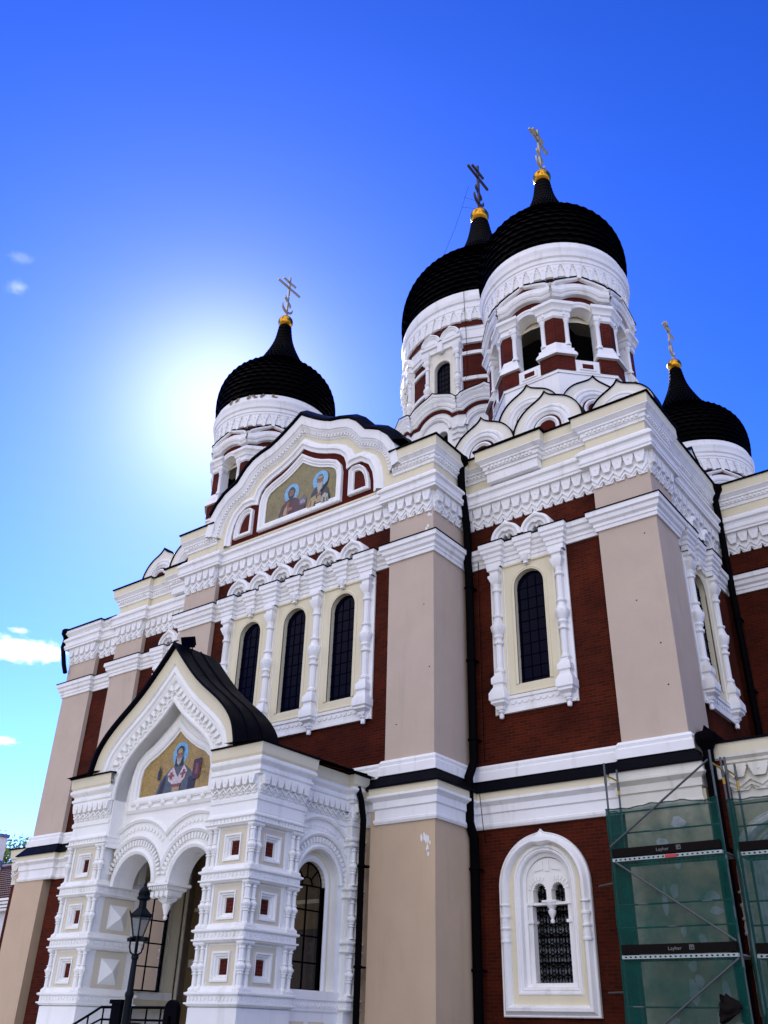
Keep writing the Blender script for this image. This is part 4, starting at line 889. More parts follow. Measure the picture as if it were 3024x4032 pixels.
# ------------------------------------------------------------------ rainwater pipes
def pipe(pts, r_=.085, hopper=None):
    m = MB(); tube(m, pts, r_, 'black_iron', 10)
    if hopper:
        c = hopper; lathe(m, c, [(.09, c[2] - .4), (.12, c[2] - .34), (.18, c[2] - .2), (.24, c[2] - .12), (.26, c[2] - .08), (.26, c[2] + .08), (.23, c[2] + .12), (.15, c[2] + .12)], 16, 'black_iron', caps=True)
    for p, q in zip(pts[:-1], pts[1:]):
        if abs(p[2] - q[2]) > 2:
            z = min(p[2], q[2]) + .6
            while z < max(p[2], q[2]) - .3:
                t = (z - p[2]) / (q[2] - p[2]); x, y = p[0] + (q[0] - p[0]) * t, p[1] + (q[1] - p[1]) * t
                lathe(m, (x, y), [(r_ + .012, z), (r_ + .03, z + .01), (r_ + .03, z + .06), (r_ + .012, z + .07)], 10, 'black_iron'); box(m, FR(y), x - .14, x + .14, z + .01, z + .05, -.25, 0, 'black_iron'); z += 2.4
    return part('rainwater_pipe', m)
px, py = -13.38, 21.70
pipe([(px - .0, 21.36, 16.55), (px, 21.38, 15.7), (px, py - .16, 14.9), (px, py - .05, 14.2), (px, py - .02, 13.6), (px, py - .06, 13.0), (px, py, 12.6), (px, py, 6.7), (px, py - .3, 6.2), (px, py - .3, 5.0), (px + .02, py - .12, 4.6), (px + .02, py - .12, GZ)], .13, (px, 21.36, 16.72))
pipe([(-7.12, 27.9, 16.4), (-7.12, 27.95, 15.6), (-7.15, 28.0, 14.2), (-7.15, 28.0, 6.4)], .11, (-7.08, 27.9, 16.7))
pipe([(-15.90, 19.60, 5.95), (-15.74, 19.62, 5.5), (-15.68, 19.66, 5.0), (-15.74, 19.72, 4.4), (-15.78, 19.76, GZ)], .088)
pipe([(-35.05, 21.6, 15.5), (-35.1, 21.55, 14.9), (-34.8, 21.6, 14.0), (-34.6, 21.62, 13.6)], .10, (-35.05, 21.6, 15.6))
m = MB(); tube(m, [(-13.12, 21.86, 13.6), (-13.12, 21.84, 12.0), (-13.14, 21.88, 6.7)], .012, 'black_iron', 4); tube(m, [(-13.1, 21.5, 5.75), (-13.08, 21.62, 4.8), (-13.1, 21.74, 4.5)], .012, 'black_iron', 4); part('cable', m)
# ------------------------------------------------------------------ porch
PX = -19.53; PR, PL = -15.9, 2 * -19.53 + 15.9; PF = 15.75
m = MB(); Tb = FR(YM)
box(m, FR(14.0), PX - 3.4, PX + 3.4, GZ, -.62, -6, 0, 'porch_white')
for i in range(5): box(m, FR(14.0 - .33 * i), PX - 2.2, PX + 2.2, GZ, -.62 - .17 * (i + 1), -.1, .33, 'porch_white')
for i in range(5): box(m, FR(15.6), PX - 3.4 - .33 * (i + 1), PX - 3.3 - .33 * i, GZ, -.62 - .17 * (i + 1), -.0, 1.5, 'porch_white')
part('porch_steps', m); PO = C
BANDS = ((4.32, 4.50), (3.03, 3.27), (1.75, 1.99), (.46, .70))
def band_prof(zb, zt): return [(-.10, zb - .05), (.0, zb - .03), (.03, zb), (.06, zb + .01), (.06, zb + .04), (.01, zb + .05), (.01, zt - .06), (.05, zt - .05), (.07, zt - .03), (.07, zt), (.02, zt + .02), (-.03, zt + .10), (-.10, zt + .15)]
def bumps(m, T, u0, u1, z, w_):
    n = max(1, round((u1 - u0) / .12)); p = (u1 - u0) / n
    for i in range(n):
        c = u0 + (i + .5) * p; prism(m, T, [(c + .042 * cos(t), z + .052 * sin(t)) for t in [pi * q / 3 for q in range(6)]], w_ - .02, w_ + .022, 'porch_white')
def panel(m, T, u, z, full=True):
    hw = .43 if full else .3
    plate(m, T, R4(u - .43, u + .43, z - .44, z + .44), [R4(u - .29, u + .29, z - .31, z + .31)], -.085, 'panel_beige', -.12)
    for a, b_, w0, w1 in ((.29, .25, -.05, -.05), (.25, .235, -.05, -.10), (.235, .20, -.10, -.10), (.20, .185, -.10, -.15), (.185, .155, -.15, -.15), (.155, .14, -.15, -.20)):
        o_ = R4(u - a, u + a, z - a - .02, z + a + .02); i_ = R4(u - b_, u + b_, z - b_ - .02, z + b_ + .02)
        for k in range(4): m.face([T(*o_[k], w0), T(*o_[(k + 1) % 4], w0), T(*i_[(k + 1) % 4], w1), T(*i_[k], w1)], 'porch_white')
    o_ = R4(u - .29, u + .29, z - .31, z + .31)
    for k in range(4): m.face([T(*o_[k], -.12), T(*o_[(k + 1) % 4], -.12), T(*o_[(k + 1) % 4], -.06), T(*o_[k], -.06)], 'porch_white')
    plate(m, T, R4(u - .145, u + .145, z - .165, z + .165), [], -.195, 'panel_brick')
def pyramid(m, T, u, z):
    plate(m, T, R4(u - .5, u + .5, z - .46, z + .46), [], -.07, 'panel_beige')
    pts = R4(u - .3, u + .3, z - .3, z + .3); ap = T(u, z, .10)
    for k in range(4): m.face([T(*pts[k], -.065), T(*pts[(k + 1) % 4], -.065), ap], 'porch_white')
def tierframes(m, T, u, z, zb, zt):
    for a in (-.5, .5): box(m, T, u + a - .035, u + a + .035, zb, zt, -.1, -.055, 'porch_white')
def porch_pier(x0, x1, y0, y1, sides):
    m = MB(); rect = [(x0, y0), (x1, y0), (x1, y1), (x0, y1)]
    rc = lambda o: [(x0 - o, y1 + o), (x0 - o, y0 - o), (x1 + o, y0 - o), (x1 + o, y1 + o)]
    sides_T = {'f': (FR(y0), x0, x1), 'r': (SR(x1), y0, y1), 'l': (SL(x0), y0, y1), 'b': (lambda u, v, w=0.: (u, y1 + w, v), x0, x1)}
    for k, (T, a, b_) in sides_T.items():
        tiers = [(BANDS[i + 1][1], BANDS[i][0]) for i in range(3)]
        holes = []
        if k in sides and sides[k] == 'p': holes = [R4((a + b_) / 2 + sides.get(k + 'o', 0) - .30, (a + b_) / 2 + sides.get(k + 'o', 0) + .30, (zb + zt) / 2 - .32, (zb + zt) / 2 + .32) for zb, zt in tiers]
        plate(m, T, R4(a + .1, b_ - .1, GZ, 6.0), holes, -.1, 'porch_white')
    for zb, zt in BANDS: hsweep(m, [(x0, y1), (x0, y0), (x1, y0), (x1, y1)], band_prof(zb, zt), 'porch_white', closed=True)
    hsweep(m, [(x0, y1), (x0, y0), (x1, y0), (x1, y1)], [(-.1, .42), (-.02, .40), (-.02, -.12), (.02, -.14), (.02, -.2), (.12, -.3), (.12, GZ)], 'porch_white', closed=True)
    P_ = part('porch_pier', m, PO)
    m = MB()
    def col_(T, u, w_, zb, zt, r_):
        q = MB(); baluster(q, T(u, 0, w_), zb + .02, zt - .06, r_, 8, 'porch_white'); sq(q, T, u, w_, [(.06, zt - .07), (.09, zt - .03), (.09, zt + .01)], 'porch_white'); sq(q, T, u, w_, [(.085, zb - .05), (.085, zb + .0), (.06, zb + .03)], 'porch_white'); part('colonnette', q, P_)
    for k, kind in sides.items():
        if k.endswith('o'): continue
        T, a, b_ = sides_T[k]; off = sides.get(k + 'o', 0); c = (a + b_) / 2 + off
        for i in range(3):
            zb, zt = BANDS[i + 1][1] + .08, BANDS[i][0] - .03
            z = (BANDS[i + 1][1] + BANDS[i][0]) / 2
            if kind == 'p': panel(m, T, c, z); tierframes(m, T, c, z, zb, zt)
            else: pyramid(m, T, c, z)
            if kind == 'p':
                for u in (a + .085, a + .27, b_ - .27, b_ - .085):
                    if abs(u - c) > .49:
                        col_(T, u, -.06, zb, zt, .058)
        for zb, zt in BANDS: bumps(m, T, a, b_, (zb + zt) / 2, .01)
    part('pier_panel', m, P_)
    return P_
porch_pier(-17.5, PR, PF, 17.5, {'f': 'p', 'r': 'p', 'fo': .08, 'ro': -.1})
porch_pier(PL, PL + 1.6, PF, 17.5, {'f': 'p', 'r': 'y', 'fo': -.05})
porch_pier(-16.75, -15.95, 19.55, 20.16, {'r': 'c'}) if False else None
def colpier(x, y0, y1, T):                                       # shallow pier at the back of the side wall with two colonnettes
    m = MB()
    box(m, T, y0, y1, GZ, 6.0, -.4, -.08, 'porch_white')
    for zb, zt in BANDS:
        pts = [T(y0, 0, -.3)[:2], T(y0, 0, 0)[:2], T(y1, 0, 0)[:2], T(y1, 0, -.3)[:2]]
        if T(0, 0, 1)[0] < T(0, 0, 0)[0]: pts = reverse(pts)
        hsweep(m, pts, band_prof(zb, zt), 'porch_white'); bumps(m, T, y0, y1, (zb + zt) / 2, .01)
    P_ = part('porch_pier', m, PO)
    for i in range(3):
        zb, zt = BANDS[i + 1][1] + .08, BANDS[i][0] - .03
        for u in (y0 + .14, y1 - .14): b2 = MB(); baluster(b2, T(u, 0, -.04), zb, zt, .07, 10, 'porch_white'); part('colonnette', b2, P_)
colpier(0, 19.55, 20.02, SR(-15.95)); colpier(0, 19.55, 20.02, SL(PL + .05))
SW = .3
def porch_side(T, flip):
    yc, r_ = 18.53, .57
    m = MB(); hole = archpoly(yc, .80, .70, 3.30)
    plate(m, T, R4(17.3, 19.75, GZ, 6.0), [hole], 0, 'porch_white', -.3)
    plate(m, T, R4(17.3, 19.75, .4, 4.6), [archpoly(yc, r_, .86, 3.26)], -.24, 'cream', -.42)
    vsweep(m, T, archpoly(yc, r_, .86, 3.26, 18), [(.0, -.42), (0, -.22), (-.06, -.17), (-.12, -.2), (-.15, -.24)], 'porch_white', closed=True)
    for prof in ([(-.26, 0), (-.26, .05), (-.32, .08), (-.36, .05), (-.36, 0)],):
        vsweep(m, T, arc(yc, 3.3, .55, 0, pi, 20), [(a, b_) for a, b_ in prof], 'porch_white')
    N = 26
    for i in range(N):
        t = pi * (i + .5) / N; q = [(yc + rr_ * cos(t2), 3.3 + rr_ * sin(t2)) for rr_, t2 in ((.98, t - .032), (1.10, t - .030), (1.10, t + .030), (.98, t + .032))]
        if abs(q[0][0] - yc) < 1.15: prism(m, T, q, 0, .07, 'porch_white')
    for ra, rb, wv in ((1.14, 1.24, .08), (1.55, 1.66, .07)):
        rows = []
        for rr_, w_ in ((ra, 0), (ra, wv), ((ra + rb) / 2, wv + .03), (rb, wv), (rb, 0)):
            a0 = math.acos(min(1, 1.05 / rr_)); rows.append([T(yc + rr_ * cos(t), 3.3 + rr_ * sin(t), w_) for t in [a0 + (pi - 2 * a0) * i / 20 for i in range(21)]])
        m.grid(rows, 'porch_white', smooth=True)
    a0 = math.acos(1.0 / 1.4)
    for i in range(14):
        t = a0 + (pi - 2 * a0) * (i + .5) / 14; c = (yc + 1.4 * cos(t), 3.3 + 1.4 * sin(t)); prism(m, T, [(c[0] + .05 * cos(q), c[1] + .05 * sin(q)) for q in [pi * j / 3 for j in range(6)]], 0, .03, 'porch_white')
    box(m, T, 17.4, 19.7, .66, .86, -.3, .06, 'porch_white'); box(m, T, 17.4, 19.7, .42, .66, -.2, .03, 'porch_white'); bumps(m, T, 17.5, 19.6, .54, .03)
    for c in (18.0, 18.75):
        plate(m, T, R4(c - .3, c + .3, -.5, .2), [], .005, 'panel_beige'); box(m, T, c - .2, c + .2, -.4, .1, .0, .05, 'porch_white')
    S = part('porch_side_wall', m, PO)
    m = MB(); g = 'black_iron'
    P_ = lambda a, b_: T(yc + a, b_, -.36)
    for a in (-.55, 0, .55): tube(m, [P_(a, .86), P_(a, 3.28)], .025, g, 6)
    for z in (.88, 1.48, 2.08, 2.68, 3.26): tube(m, [P_(-.57, z), P_(.57, z)], .022, g, 6)
    tube(m, [P_(.55 * cos(t), 3.26 + .55 * sin(t)) for t in [pi * i / 16 for i in range(17)]], .025, g, 6)
    tube(m, [P_(.2 * cos(t), 3.26 + .2 * sin(t)) for t in [pi * i / 10 for i in range(11)]], .02, g, 6)
    for t in (pi / 4, pi / 2, 3 * pi / 4): tube(m, [P_(.2 * cos(t), 3.26 + .2 * sin(t)), P_(.55 * cos(t), 3.26 + .55 * sin(t))], .02, g, 6)
    part('window_bars', m, S)
    m = MB(); plate(m, T, archpoly(yc, .56, .87, 3.26), [], -.375, 'clear_glass'); part('pane', m, S)
porch_side(SR(-16.2), False); porch_side(SL(PL + .3), True)
# cornice of the porch
PCP = [(PR, PF + .05), (PR, 17.5), (-16.2, 17.5), (-16.2, 19.55), (-15.98, 19.55), (-15.98, 20.0)]
RPATH = [(PX + 2.03, PF + .05)] + PCP
LPATH = [(2 * PX - x, y) for x, y in reversed(RPATH)]
PMAIN = [(-.06, 4.52), (.012, 4.57), (.012, 4.82), (.045, 4.85), (.045, 4.93), (.012, 4.96), (.012, 5.42), (.10, 5.44), (.10, 5.50), (.14, 5.53), (.14, 5.58), (.10, 5.61), (.10, 5.66), (.17, 5.72), (.20, 5.76), (.20, 5.82), (.16, 5.86)]
PF2 = [(.16, 5.86), (.20, 5.92), (.22, 6.17)]
for pth in (RPATH, LPATH):
    m = MB(); hsweep(m, pth, PMAIN, 'porch_white'); hsweep(m, pth, PF2, 'cream', caps=False)
    for T, L in seg_frames(pth):
        if L > .15: ornament(m, T, L, 5.0, .24, .57, 'porch_white')
    part('porch_cornice', m, PO)
    m = MB(); hsweep(m, pth, [(.22, 6.17), (.26, 6.17), (.26, 6.21), (-.3, 6.28)], 'roof_metal'); part('roof_edge', m, PO)
# gable front
def smooth2(p): return [(max(a, 0), b_) for a, b_ in smooth_prof(p, 3)]
GF = FR(PF + .05)
pm = lambda c: [(PX + a, b_) for a, b_ in c]
OR_ = smooth2([(2.90, 6.17), (2.84, 6.45), (2.72, 6.80), (2.50, 7.12), (2.20, 7.42), (1.85, 7.70), (1.48, 7.98), (1.10, 8.30), (.74, 8.66), (.38, 9.05), (0, 9.48)]); O1 = [(PX + a, b_) for a, b_ in OR_] + [(PX - a, b_) for a, b_ in reversed(OR_[:-1])]; IR_ = smooth2([(1.98, 5.45), (1.95, 5.80), (1.84, 6.18), (1.62, 6.52), (1.30, 6.82), (.95, 7.08), (.58, 7.36), (.27, 7.62), (0, 7.90)]); I1 = [(PX + a, b_) for a, b_ in IR_] + [(PX - a, b_) for a, b_ in reversed(IR_[:-1])]
m = MB(); plate(m, GF, [(PX + 1.98, 5.4), (PX + 2.88, 5.4)] + O1 + [(PX - 2.88, 5.4), (PX - 1.98, 5.4)] + reverse(I1), [], .0, 'porch_white', -.45)
for sg in (-1, 1): a, b_ = sorted((PX + sg * 1.98, PX + sg * 2.06)); box(m, GF, a, b_, 4.2, 5.4, -.45, 0, 'porch_white')
PG = part('porch_gable', m, PO)
m = MB(); vsweep(m, GF, O1, [(0, -.1), (0, .22), (.32, .20)], 'cream'); vsweep(m, GF, O1, [(.32, .20), (.34, .14), (.40, .17), (.48, .17), (.52, .11), (.56, .12), (.62, .08), (.64, 0)], 'porch_white'); 
vsweep(m, GF, I1, [(.0, -.45), (0, .0), (-.01, .05), (-.06, .07), (-.10, .04), (-.12, 0)], 'porch_white')
part('gable_moulding', m, PG)
m = MB(); cz = cusp_offs(I1, -.30); acc = []
L = [0]
for a, b_ in zip(cz[:-1], cz[1:]): L.append(L[-1] + (b_ - a).length)
def along(s):
    for i in range(len(L) - 1):
        if L[i + 1] >= s: t = (s - L[i]) / (L[i + 1] - L[i]); d = (cz[i + 1] - cz[i]).normalized(); return cz[i] + (cz[i + 1] - cz[i]) * t, d
    return cz[-1], (cz[-1] - cz[-2]).normalized()
N = 34
for i in range(N):                                               # corbels and zigzag following the ogee
    p, t = along(L[-1] * (i + .5) / N); nn = Vector((t.y, -t.x)); hp = L[-1] / N / 2
    q = lambda a, b_: tuple(p + t * a * hp * 2 + nn * b_)
    prism(m, GF, [q(-.42, .20), q(-.42, .14), q(-.3, .13), q(-.3, .05), q(-.18, .03), q(-.13, -.05), q(.13, -.05), q(.18, .03), q(.3, .05), q(.3, .13), q(.42, .14), q(.42, .20)], 0, .09, 'porch_white')
    for sg in (-1, 1): prism(m, GF, [q(0, -.16), q(0, -.12), q(sg * .5, -.05), q(sg * .5, -.09)], 0, .045, 'porch_white')
part('gable_zigzag', m, PG)
# recessed tympanum with the pair of arches
TF_ = FR(16.2); RA, CA, ZA = .77, 1.13, 3.23
I2 = [(PX + (x_ - PX) * 1.03, z_ + .06) for x_, z_ in I1]
m = MB(); poly = [(PX + 2.04, ZA)] + I2 + [(PX - 2.04, ZA), (PX - CA - RA, ZA)] + reverse(arc(PX - CA, ZA, RA, 0, pi, 18))[1:-1] + [(PX - CA + RA, ZA), (PX + CA - RA, ZA)] + reverse(arc(PX + CA, ZA, RA, 0, pi, 18))[1:-1] + [(PX + CA + RA, ZA)]
plate(m, TF_, poly, [], 0, 'porch_white', -.62)
TY = part('tympanum', m, PO)
m = MB()
for sg in (-1, 1):
    cx_ = PX + sg * CA
    def ring(rr_, w_, n=24):
        a0 = math.acos(min(1, .88 / rr_)); a1 = math.acos(max(-1, -CA / rr_)) if rr_ > CA else pi
        return [TF_(cx_ + sg * rr_ * cos(t), ZA + rr_ * sin(t), w_) for t in [a0 + (a1 - a0) * i / n for i in range(n + 1)]]
    for lst in ([(.77, 0), (.77, .05), (.84, .09), (.92, .06), (.94, 0)], [(1.16, 0), (1.16, .06), (1.22, .10), (1.28, .06), (1.30, 0)], [(1.60, 0), (1.60, .05), (1.66, .09), (1.72, .04), (1.73, 0)]):
        m.grid([ring(a, b_) for a, b_ in lst], 'porch_white', smooth=True)
    for i in range(26):
        t = .35 + (pi - .45) * i / 25
        if ZA + 1.05 * sin(t) < ZA + .12: continue
        q = [(cx_ + sg * rr_ * cos(t2), ZA + rr_ * sin(t2)) for rr_, t2 in ((.99, t - .03), (1.13, t - .027), (1.13, t + .027), (.99, t + .03))]; prism(m, TF_, q, 0, .07, 'porch_white')
    for i in range(18):
        t = .55 + 1.75 * i / 17; c = (cx_ + sg * 1.45 * cos(t), ZA + 1.45 * sin(t)); prism(m, TF_, [(c[0] + .06 * cos(q), c[1] + .06 * sin(q)) for q in [pi * j / 3 for j in range(6)]], 0, .03, 'porch_white')
part('arch_moulding', m, TY)
m = MB(); Tc = FR(16.5)
box(m, Tc, PX - .36, PX + .36, ZA - .02, ZA + .1, -.32, .32, 'porch_white')
sq(m, Tc, PX, 0, [(.12, 2.78), (.17, 2.84), (.17, 2.88), (.24, 2.92), (.26, 3.02), (.32, 3.06), (.32, 3.12), (.40, 3.15), (.40, 3.21), (.36, 3.23)], 'porch_white')
for i in range(9): box(m, Tc, PX - .36 + .083 * i, PX - .32 + .083 * i, 3.07, 3.13, .30, .37, 'porch_white')
for i in range(4): sq(m, Tc, PX - .27 + .18 * i, .25, [(.03, 2.86), (.06, 2.9), (.06, 3.02)], 'porch_white')
lathe(m, Tc(PX, 0, 0), [(.001, 2.36), (.045, 2.38), (.055, 2.43), (.03, 2.47), (.06, 2.51), (.06, 2.54), (.09, 2.62), (.115, 2.70), (.11, 2.74), (.15, 2.77), (.12, 2.80)], 14, 'porch_white')
part('pendant_capital', m, TY)
IP = [(1.40, 5.5), (1.40, 6.05), (1.33, 6.28), (1.12, 6.45), (.8, 6.60), (.5, 6.78), (.22, 6.98), (0, 7.18)]
ipc = [(PX + a, b_) for a, b_ in IP] + [(PX - a, b_) for a, b_ in reversed(IP[:-1])]
m = MB(); vsweep(m, TF_, ipc, [(-.42, 0), (-.40, .06), (-.33, .10), (-.26, .06), (-.22, .05), (-.20, .11), (-.12, .13), (-.06, .10), (-.04, .06), (0, .05), (0, .0)], 'porch_white', closed=True); part('mosaic_frame', m, TY)
m = MB(); plate(m, TF_, reverse(ipc), [], .004, 'mos_gold'); part('mosaic', m, TY)
TP = lambda u, v, w=0.: TF_(u, v, w - .077)
x, y = .02, 6.42
bishop = [('mos_blue', EL(x, y, .235, .30)), ('mos_grey', [(-.62, 5.52), (-.5, 5.86), (-.32, 6.02), (-.16, 6.14), (.2, 6.14), (.4, 5.98), (.52, 5.8), (.56, 5.52)]), ('mos_hair', [(-.55, 5.52), (-.46, 5.8), (-.36, 5.95), (-.34, 5.8), (-.4, 5.52)]), ('mos_hair', [(.36, 5.52), (.36, 5.8), (.5, 5.84), (.6, 5.75), (.58, 5.52)]),
          ('mos_pink', [(-.3, 5.98), (-.14, 6.13), (.02, 5.85), (.02, 5.68), (-.1, 5.68), (-.26, 5.8)]), ('mos_pink', [(.3, 5.98), (.18, 6.14), (-.06, 5.7), (.12, 5.68), (.24, 5.8)]), ('mos_rust', [(-.22, 5.82), (-.14, 5.82), (-.14, 6.0), (-.22, 6.0)]), ('mos_rust', [(-.27, 5.88), (-.09, 5.88), (-.09, 5.94), (-.27, 5.94)]), ('mos_rust', [(.14, 5.82), (.2, 5.82), (.24, 6.02), (.17, 6.02)]), ('mos_rust', [(.1, 5.89), (.27, 5.91), (.27, 5.96), (.1, 5.94)]),
          ('mos_rust', [(-.12, 5.62), (.14, 5.62), (.14, 5.70), (-.12, 5.70)]), ('mos_ochre', [(-.1, 5.505), (.12, 5.505), (.12, 5.62), (-.1, 5.62)]), ('mos_hair', [(x - .13, 6.13), (x + .14, 6.13), (x + .11, 6.35), (x - .11, 6.35)]), ('mos_skin', EL(x, y - .04, .105, .16, 14)), ('mos_hair', [(x - .11, y + .0), (x - .12, y + .1), (x - .02, y + .2), (x + .08, y + .18), (x + .12, y + .1), (x + .11, y), (x + .07, y + .11), (x - .07, y + .11)]), ('mos_ochre', EL(x, y + .07, .07, .07, 10)),
          ('mos_beard', [(x - .07, y - .1), (x + .07, y - .1), (x + .06, y - .22), (x, y - .29), (x - .06, y - .22)]), ('mos_hair', [(x - .06, y - .01), (x - .015, y - .01), (x - .015, y + .01), (x - .06, y + .01)]), ('mos_hair', [(x + .02, y - .01), (x + .065, y - .01), (x + .065, y + .01), (x + .02, y + .01)]), ('mos_rust', [(x - .03, y - .12), (x + .03, y - .12), (x + .03, y - .108), (x - .03, y - .108)]),
          ('mos_maroon', [(.48, 5.72), (.70, 5.74), (.74, 6.22), (.5, 6.2)]), ('mos_rust', [(.56, 5.85), (.64, 5.85), (.66, 6.1), (.58, 6.1)]), ('mos_hair', [(-.6, 5.86), (-.52, 5.86), (-.5, 6.05), (-.52, 6.12), (-.54, 6.22), (-.57, 6.12), (-.6, 6.05)])]
bishop = [(mt_, [(.09 + (a - .02) * 1.30, 5.505 + (v - 5.505) * 1.12) for a, v in pl_]) for mt_, pl_ in bishop]
gk = [('mos_text', [(u, v), (u + w_, v), (u + w_, v + h), (u, v + h)]) for u, v, w_, h in ((.98, 6.18, .10, .02), (1.05, 6.1, .02, .1), (1.0, 6.05, .14, .02), (.93, 5.92, .05, .02), (.93, 5.84, .02, .08), (1.0, 5.84, .02, .09), (1.03, 5.90, .05, .02), (1.1, 5.84, .02, .09), (1.14, 5.88, .06, .02), (1.2, 5.84, .02, .08))]
pic(TP, (PX, 0), 1.0, [('bishop_figure', bishop), ('inscription', gk)], TY, 'm')
m = MB()
for i in range(6): lathe(m, TF_(PX - 1.3 + .52 * i, 0, .09), [(.001, 5.17), (.05, 5.19), (.075, 5.23), (.075, 5.27), (.05, 5.30), (.05, 5.34)], 10, 'porch_white')
box(m, TF_, PX - 1.5, PX + 1.5, 5.33, 5.40, 0, .13, 'porch_white'); part('stud_row', m, TY)
# porch roof
m = MB(); ys = [15.45, 15.95, 16.5, 17.15]
ot, ot2 = cusp_offs(O1, -.02), cusp_offs(O1, -.09)
for a in (ot, ot2): m.grid([[(p.x, y, p.y) for p in a] for y in ys], 'roof_metal')
m.grid([[(p.x, 15.45, p.y) for p in ot], [(p.x, 15.45, p.y) for p in ot2]], 'roof_metal')
plate(m, FR(17.15), [tuple(p) for p in reverse(ot2)], [], 0, 'roof_metal')
for y in (15.95, 16.5): tube(m, [(p.x, y, p.y) for p in offs(O1, -.10)], .022, 'roof_metal', 5)
for sg in (-1, 1):
    for y in (15.5,): m.face([(PX + sg * 2.6, 15.42, 6.26), (PX + sg * 3.9, 15.42, 6.20), (PX + sg * 3.9, 17.2, 6.20), (PX + sg * 2.6, 17.2, 6.7)], 'roof_metal')
    m.face([(PX + sg * 3.9, 17.0, 6.21), (PX + sg * 3.9, 20.2, 6.21), (PX, 20.2, 7.5), (PX, 17.0, 7.5)], 'roof_metal')
    for y in (17.7, 18.4, 19.1, 19.7): tube(m, [(PX + sg * 3.9, y, 6.22), (PX, y, 7.51)], .02, 'roof_metal', 4)
part('porch_roof', m, PO)
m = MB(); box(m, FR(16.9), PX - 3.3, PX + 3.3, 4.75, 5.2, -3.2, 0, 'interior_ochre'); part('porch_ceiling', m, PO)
m = MB()                                                         # panelling on the wall inside the porch
T = FR(YM + .08)
for x0, x1 in ((-22.2, -21.2), (-20.6, -19.9), (-19.4, -18.6)):
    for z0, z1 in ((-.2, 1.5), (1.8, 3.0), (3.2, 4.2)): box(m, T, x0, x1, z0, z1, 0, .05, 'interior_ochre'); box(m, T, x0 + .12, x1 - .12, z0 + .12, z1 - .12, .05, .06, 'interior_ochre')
box(m, T, -22.4, -16.4, 1.55, 1.75, 0, .08, 'panel_beige'); box(m, T, -22.4, -16.4, 3.05, 3.15, 0, .08, 'panel_beige'); box(m, T, -21.1, -20.7, -.6, 4.5, 0, .12, 'panel_beige')
part('wall_panelling', m, PO)
m = MB(); box(m, T, -18.45, -17.2, -.6, 2.4, 0, .1, 'bark'); part('door', m, PO)

# ------------------------------------------------------------------ floodlight on the porch ridge
t = empty('floodlight', (PX + .02, 15.98, 9.55), 'small black floodlight standing on the ridge of the porch roof', 'floodlight')
m = MB(); c = Vector((PX + .02, 15.98, 9.78))
R_ = Euler((radians(35), 0, radians(25))).to_matrix(); Tl = lambda u, v, w=0.: tuple(c + R_ @ Vector((u, -w, v)))
box(m, Tl, -.17, .17, -.13, .13, -.10, .06, 'black_iron'); box(m, Tl, -.20, .20, -.16, .16, .06, .10, 'black_iron')
for i in range(5): box(m, Tl, -.14 + .065 * i, -.12 + .065 * i, -.11, .11, -.16, -.10, 'black_iron')
part('housing', m, t, (PX + .02, 15.98, 9.55))
m = MB(); plate(m, Tl, R4(-.16, .16, -.12, .12), [], .102, 'glass'); part('lens', m, t, (PX + .02, 15.98, 9.55))
m = MB(); tube(m, [(PX - .17, 15.98, 9.42), (PX - .19, 15.98, 9.78)], .018, 'black_iron', 5); tube(m, [(PX + .21, 15.98, 9.40), (PX + .23, 15.98, 9.78)], .018, 'black_iron', 5); tube(m, [(PX - .17, 15.98, 9.46), (PX + .21, 15.98, 9.46)], .018, 'black_iron', 5); part('bracket', m, t, (PX + .02, 15.98, 9.55))

# ------------------------------------------------------------------ street lamp
LX, LY = -13.66, 11.0
t = empty('street_lamp', (LX, LY, GZ), 'old style black street lamp with a tapered glass lantern before the porch', 'street lamp')
m = MB(); lathe(m, (LX, LY), [(.17, GZ), (.17, GZ + .12), (.13, GZ + .2), (.11, GZ + .9), (.125, GZ + .95), (.085, GZ + 1.05), (.075, GZ + 1.1), (.062, .4), (.075, .44), (.075, .48), (.055, .52), (.046, .98), (.062, 1.0), (.062, 1.05), (.04, 1.08)], 16, 'lamp_iron'); part('post', m, t)
m = MB()
for k in range(4):
    a = pi / 4 + k * pi / 2; d = lambda r_, z: (LX + r_ * cos(a), LY + r_ * sin(a), z)
    tube(m, [d(.04, 1.06), d(.09, 1.10), d(.115, 1.18), d(.115, 1.28), d(.12, 1.34)], .016, 'lamp_iron', 6)
tube(m, [(LX, LY, 1.05), (LX, LY, 1.3)], .02, 'lamp_iron', 6); box(m, FR(LY), LX - .22, LX - .1, 1.27, 1.33, -.05, .05, 'lamp_iron'); box(m, FR(LY), LX + .1, LX + .24, 1.26, 1.33, -.05, .05, 'lamp_iron')
part('lantern_fork', m, t)
m = MB()
hexa = lambda r_, z: [(LX + .60 * r_ * cos(radians(60 * k + 22)), LY + .60 * r_ * sin(radians(60 * k + 22)), z) for k in range(6)]
lo, hi = hexa(.15, 1.33), hexa(.315, 1.66)
for k in range(6): tube(m, [lo[k], hi[k]], .012, 'lamp_iron', 5); tube(m, [hi[k], hi[(k + 1) % 6]], .02, 'lamp_iron', 5); tube(m, [lo[k], lo[(k + 1) % 6]], .02, 'lamp_iron', 5)
for k in range(6): p = Vector(hi[k]); o_ = Vector((p.x - LX, p.y - LY, 0)).normalized(); tube(m, [p, p + o_ * .05 + Vector((0, 0, .09))], [.018, .004], 'lamp_iron', 5)
part('lantern_frame', m, t)
m = MB()
for k in range(6): m.face([lo[k], lo[(k + 1) % 6], hi[(k + 1) % 6], hi[k]], 'frosted_glass')
part('glass_pane', m, t)
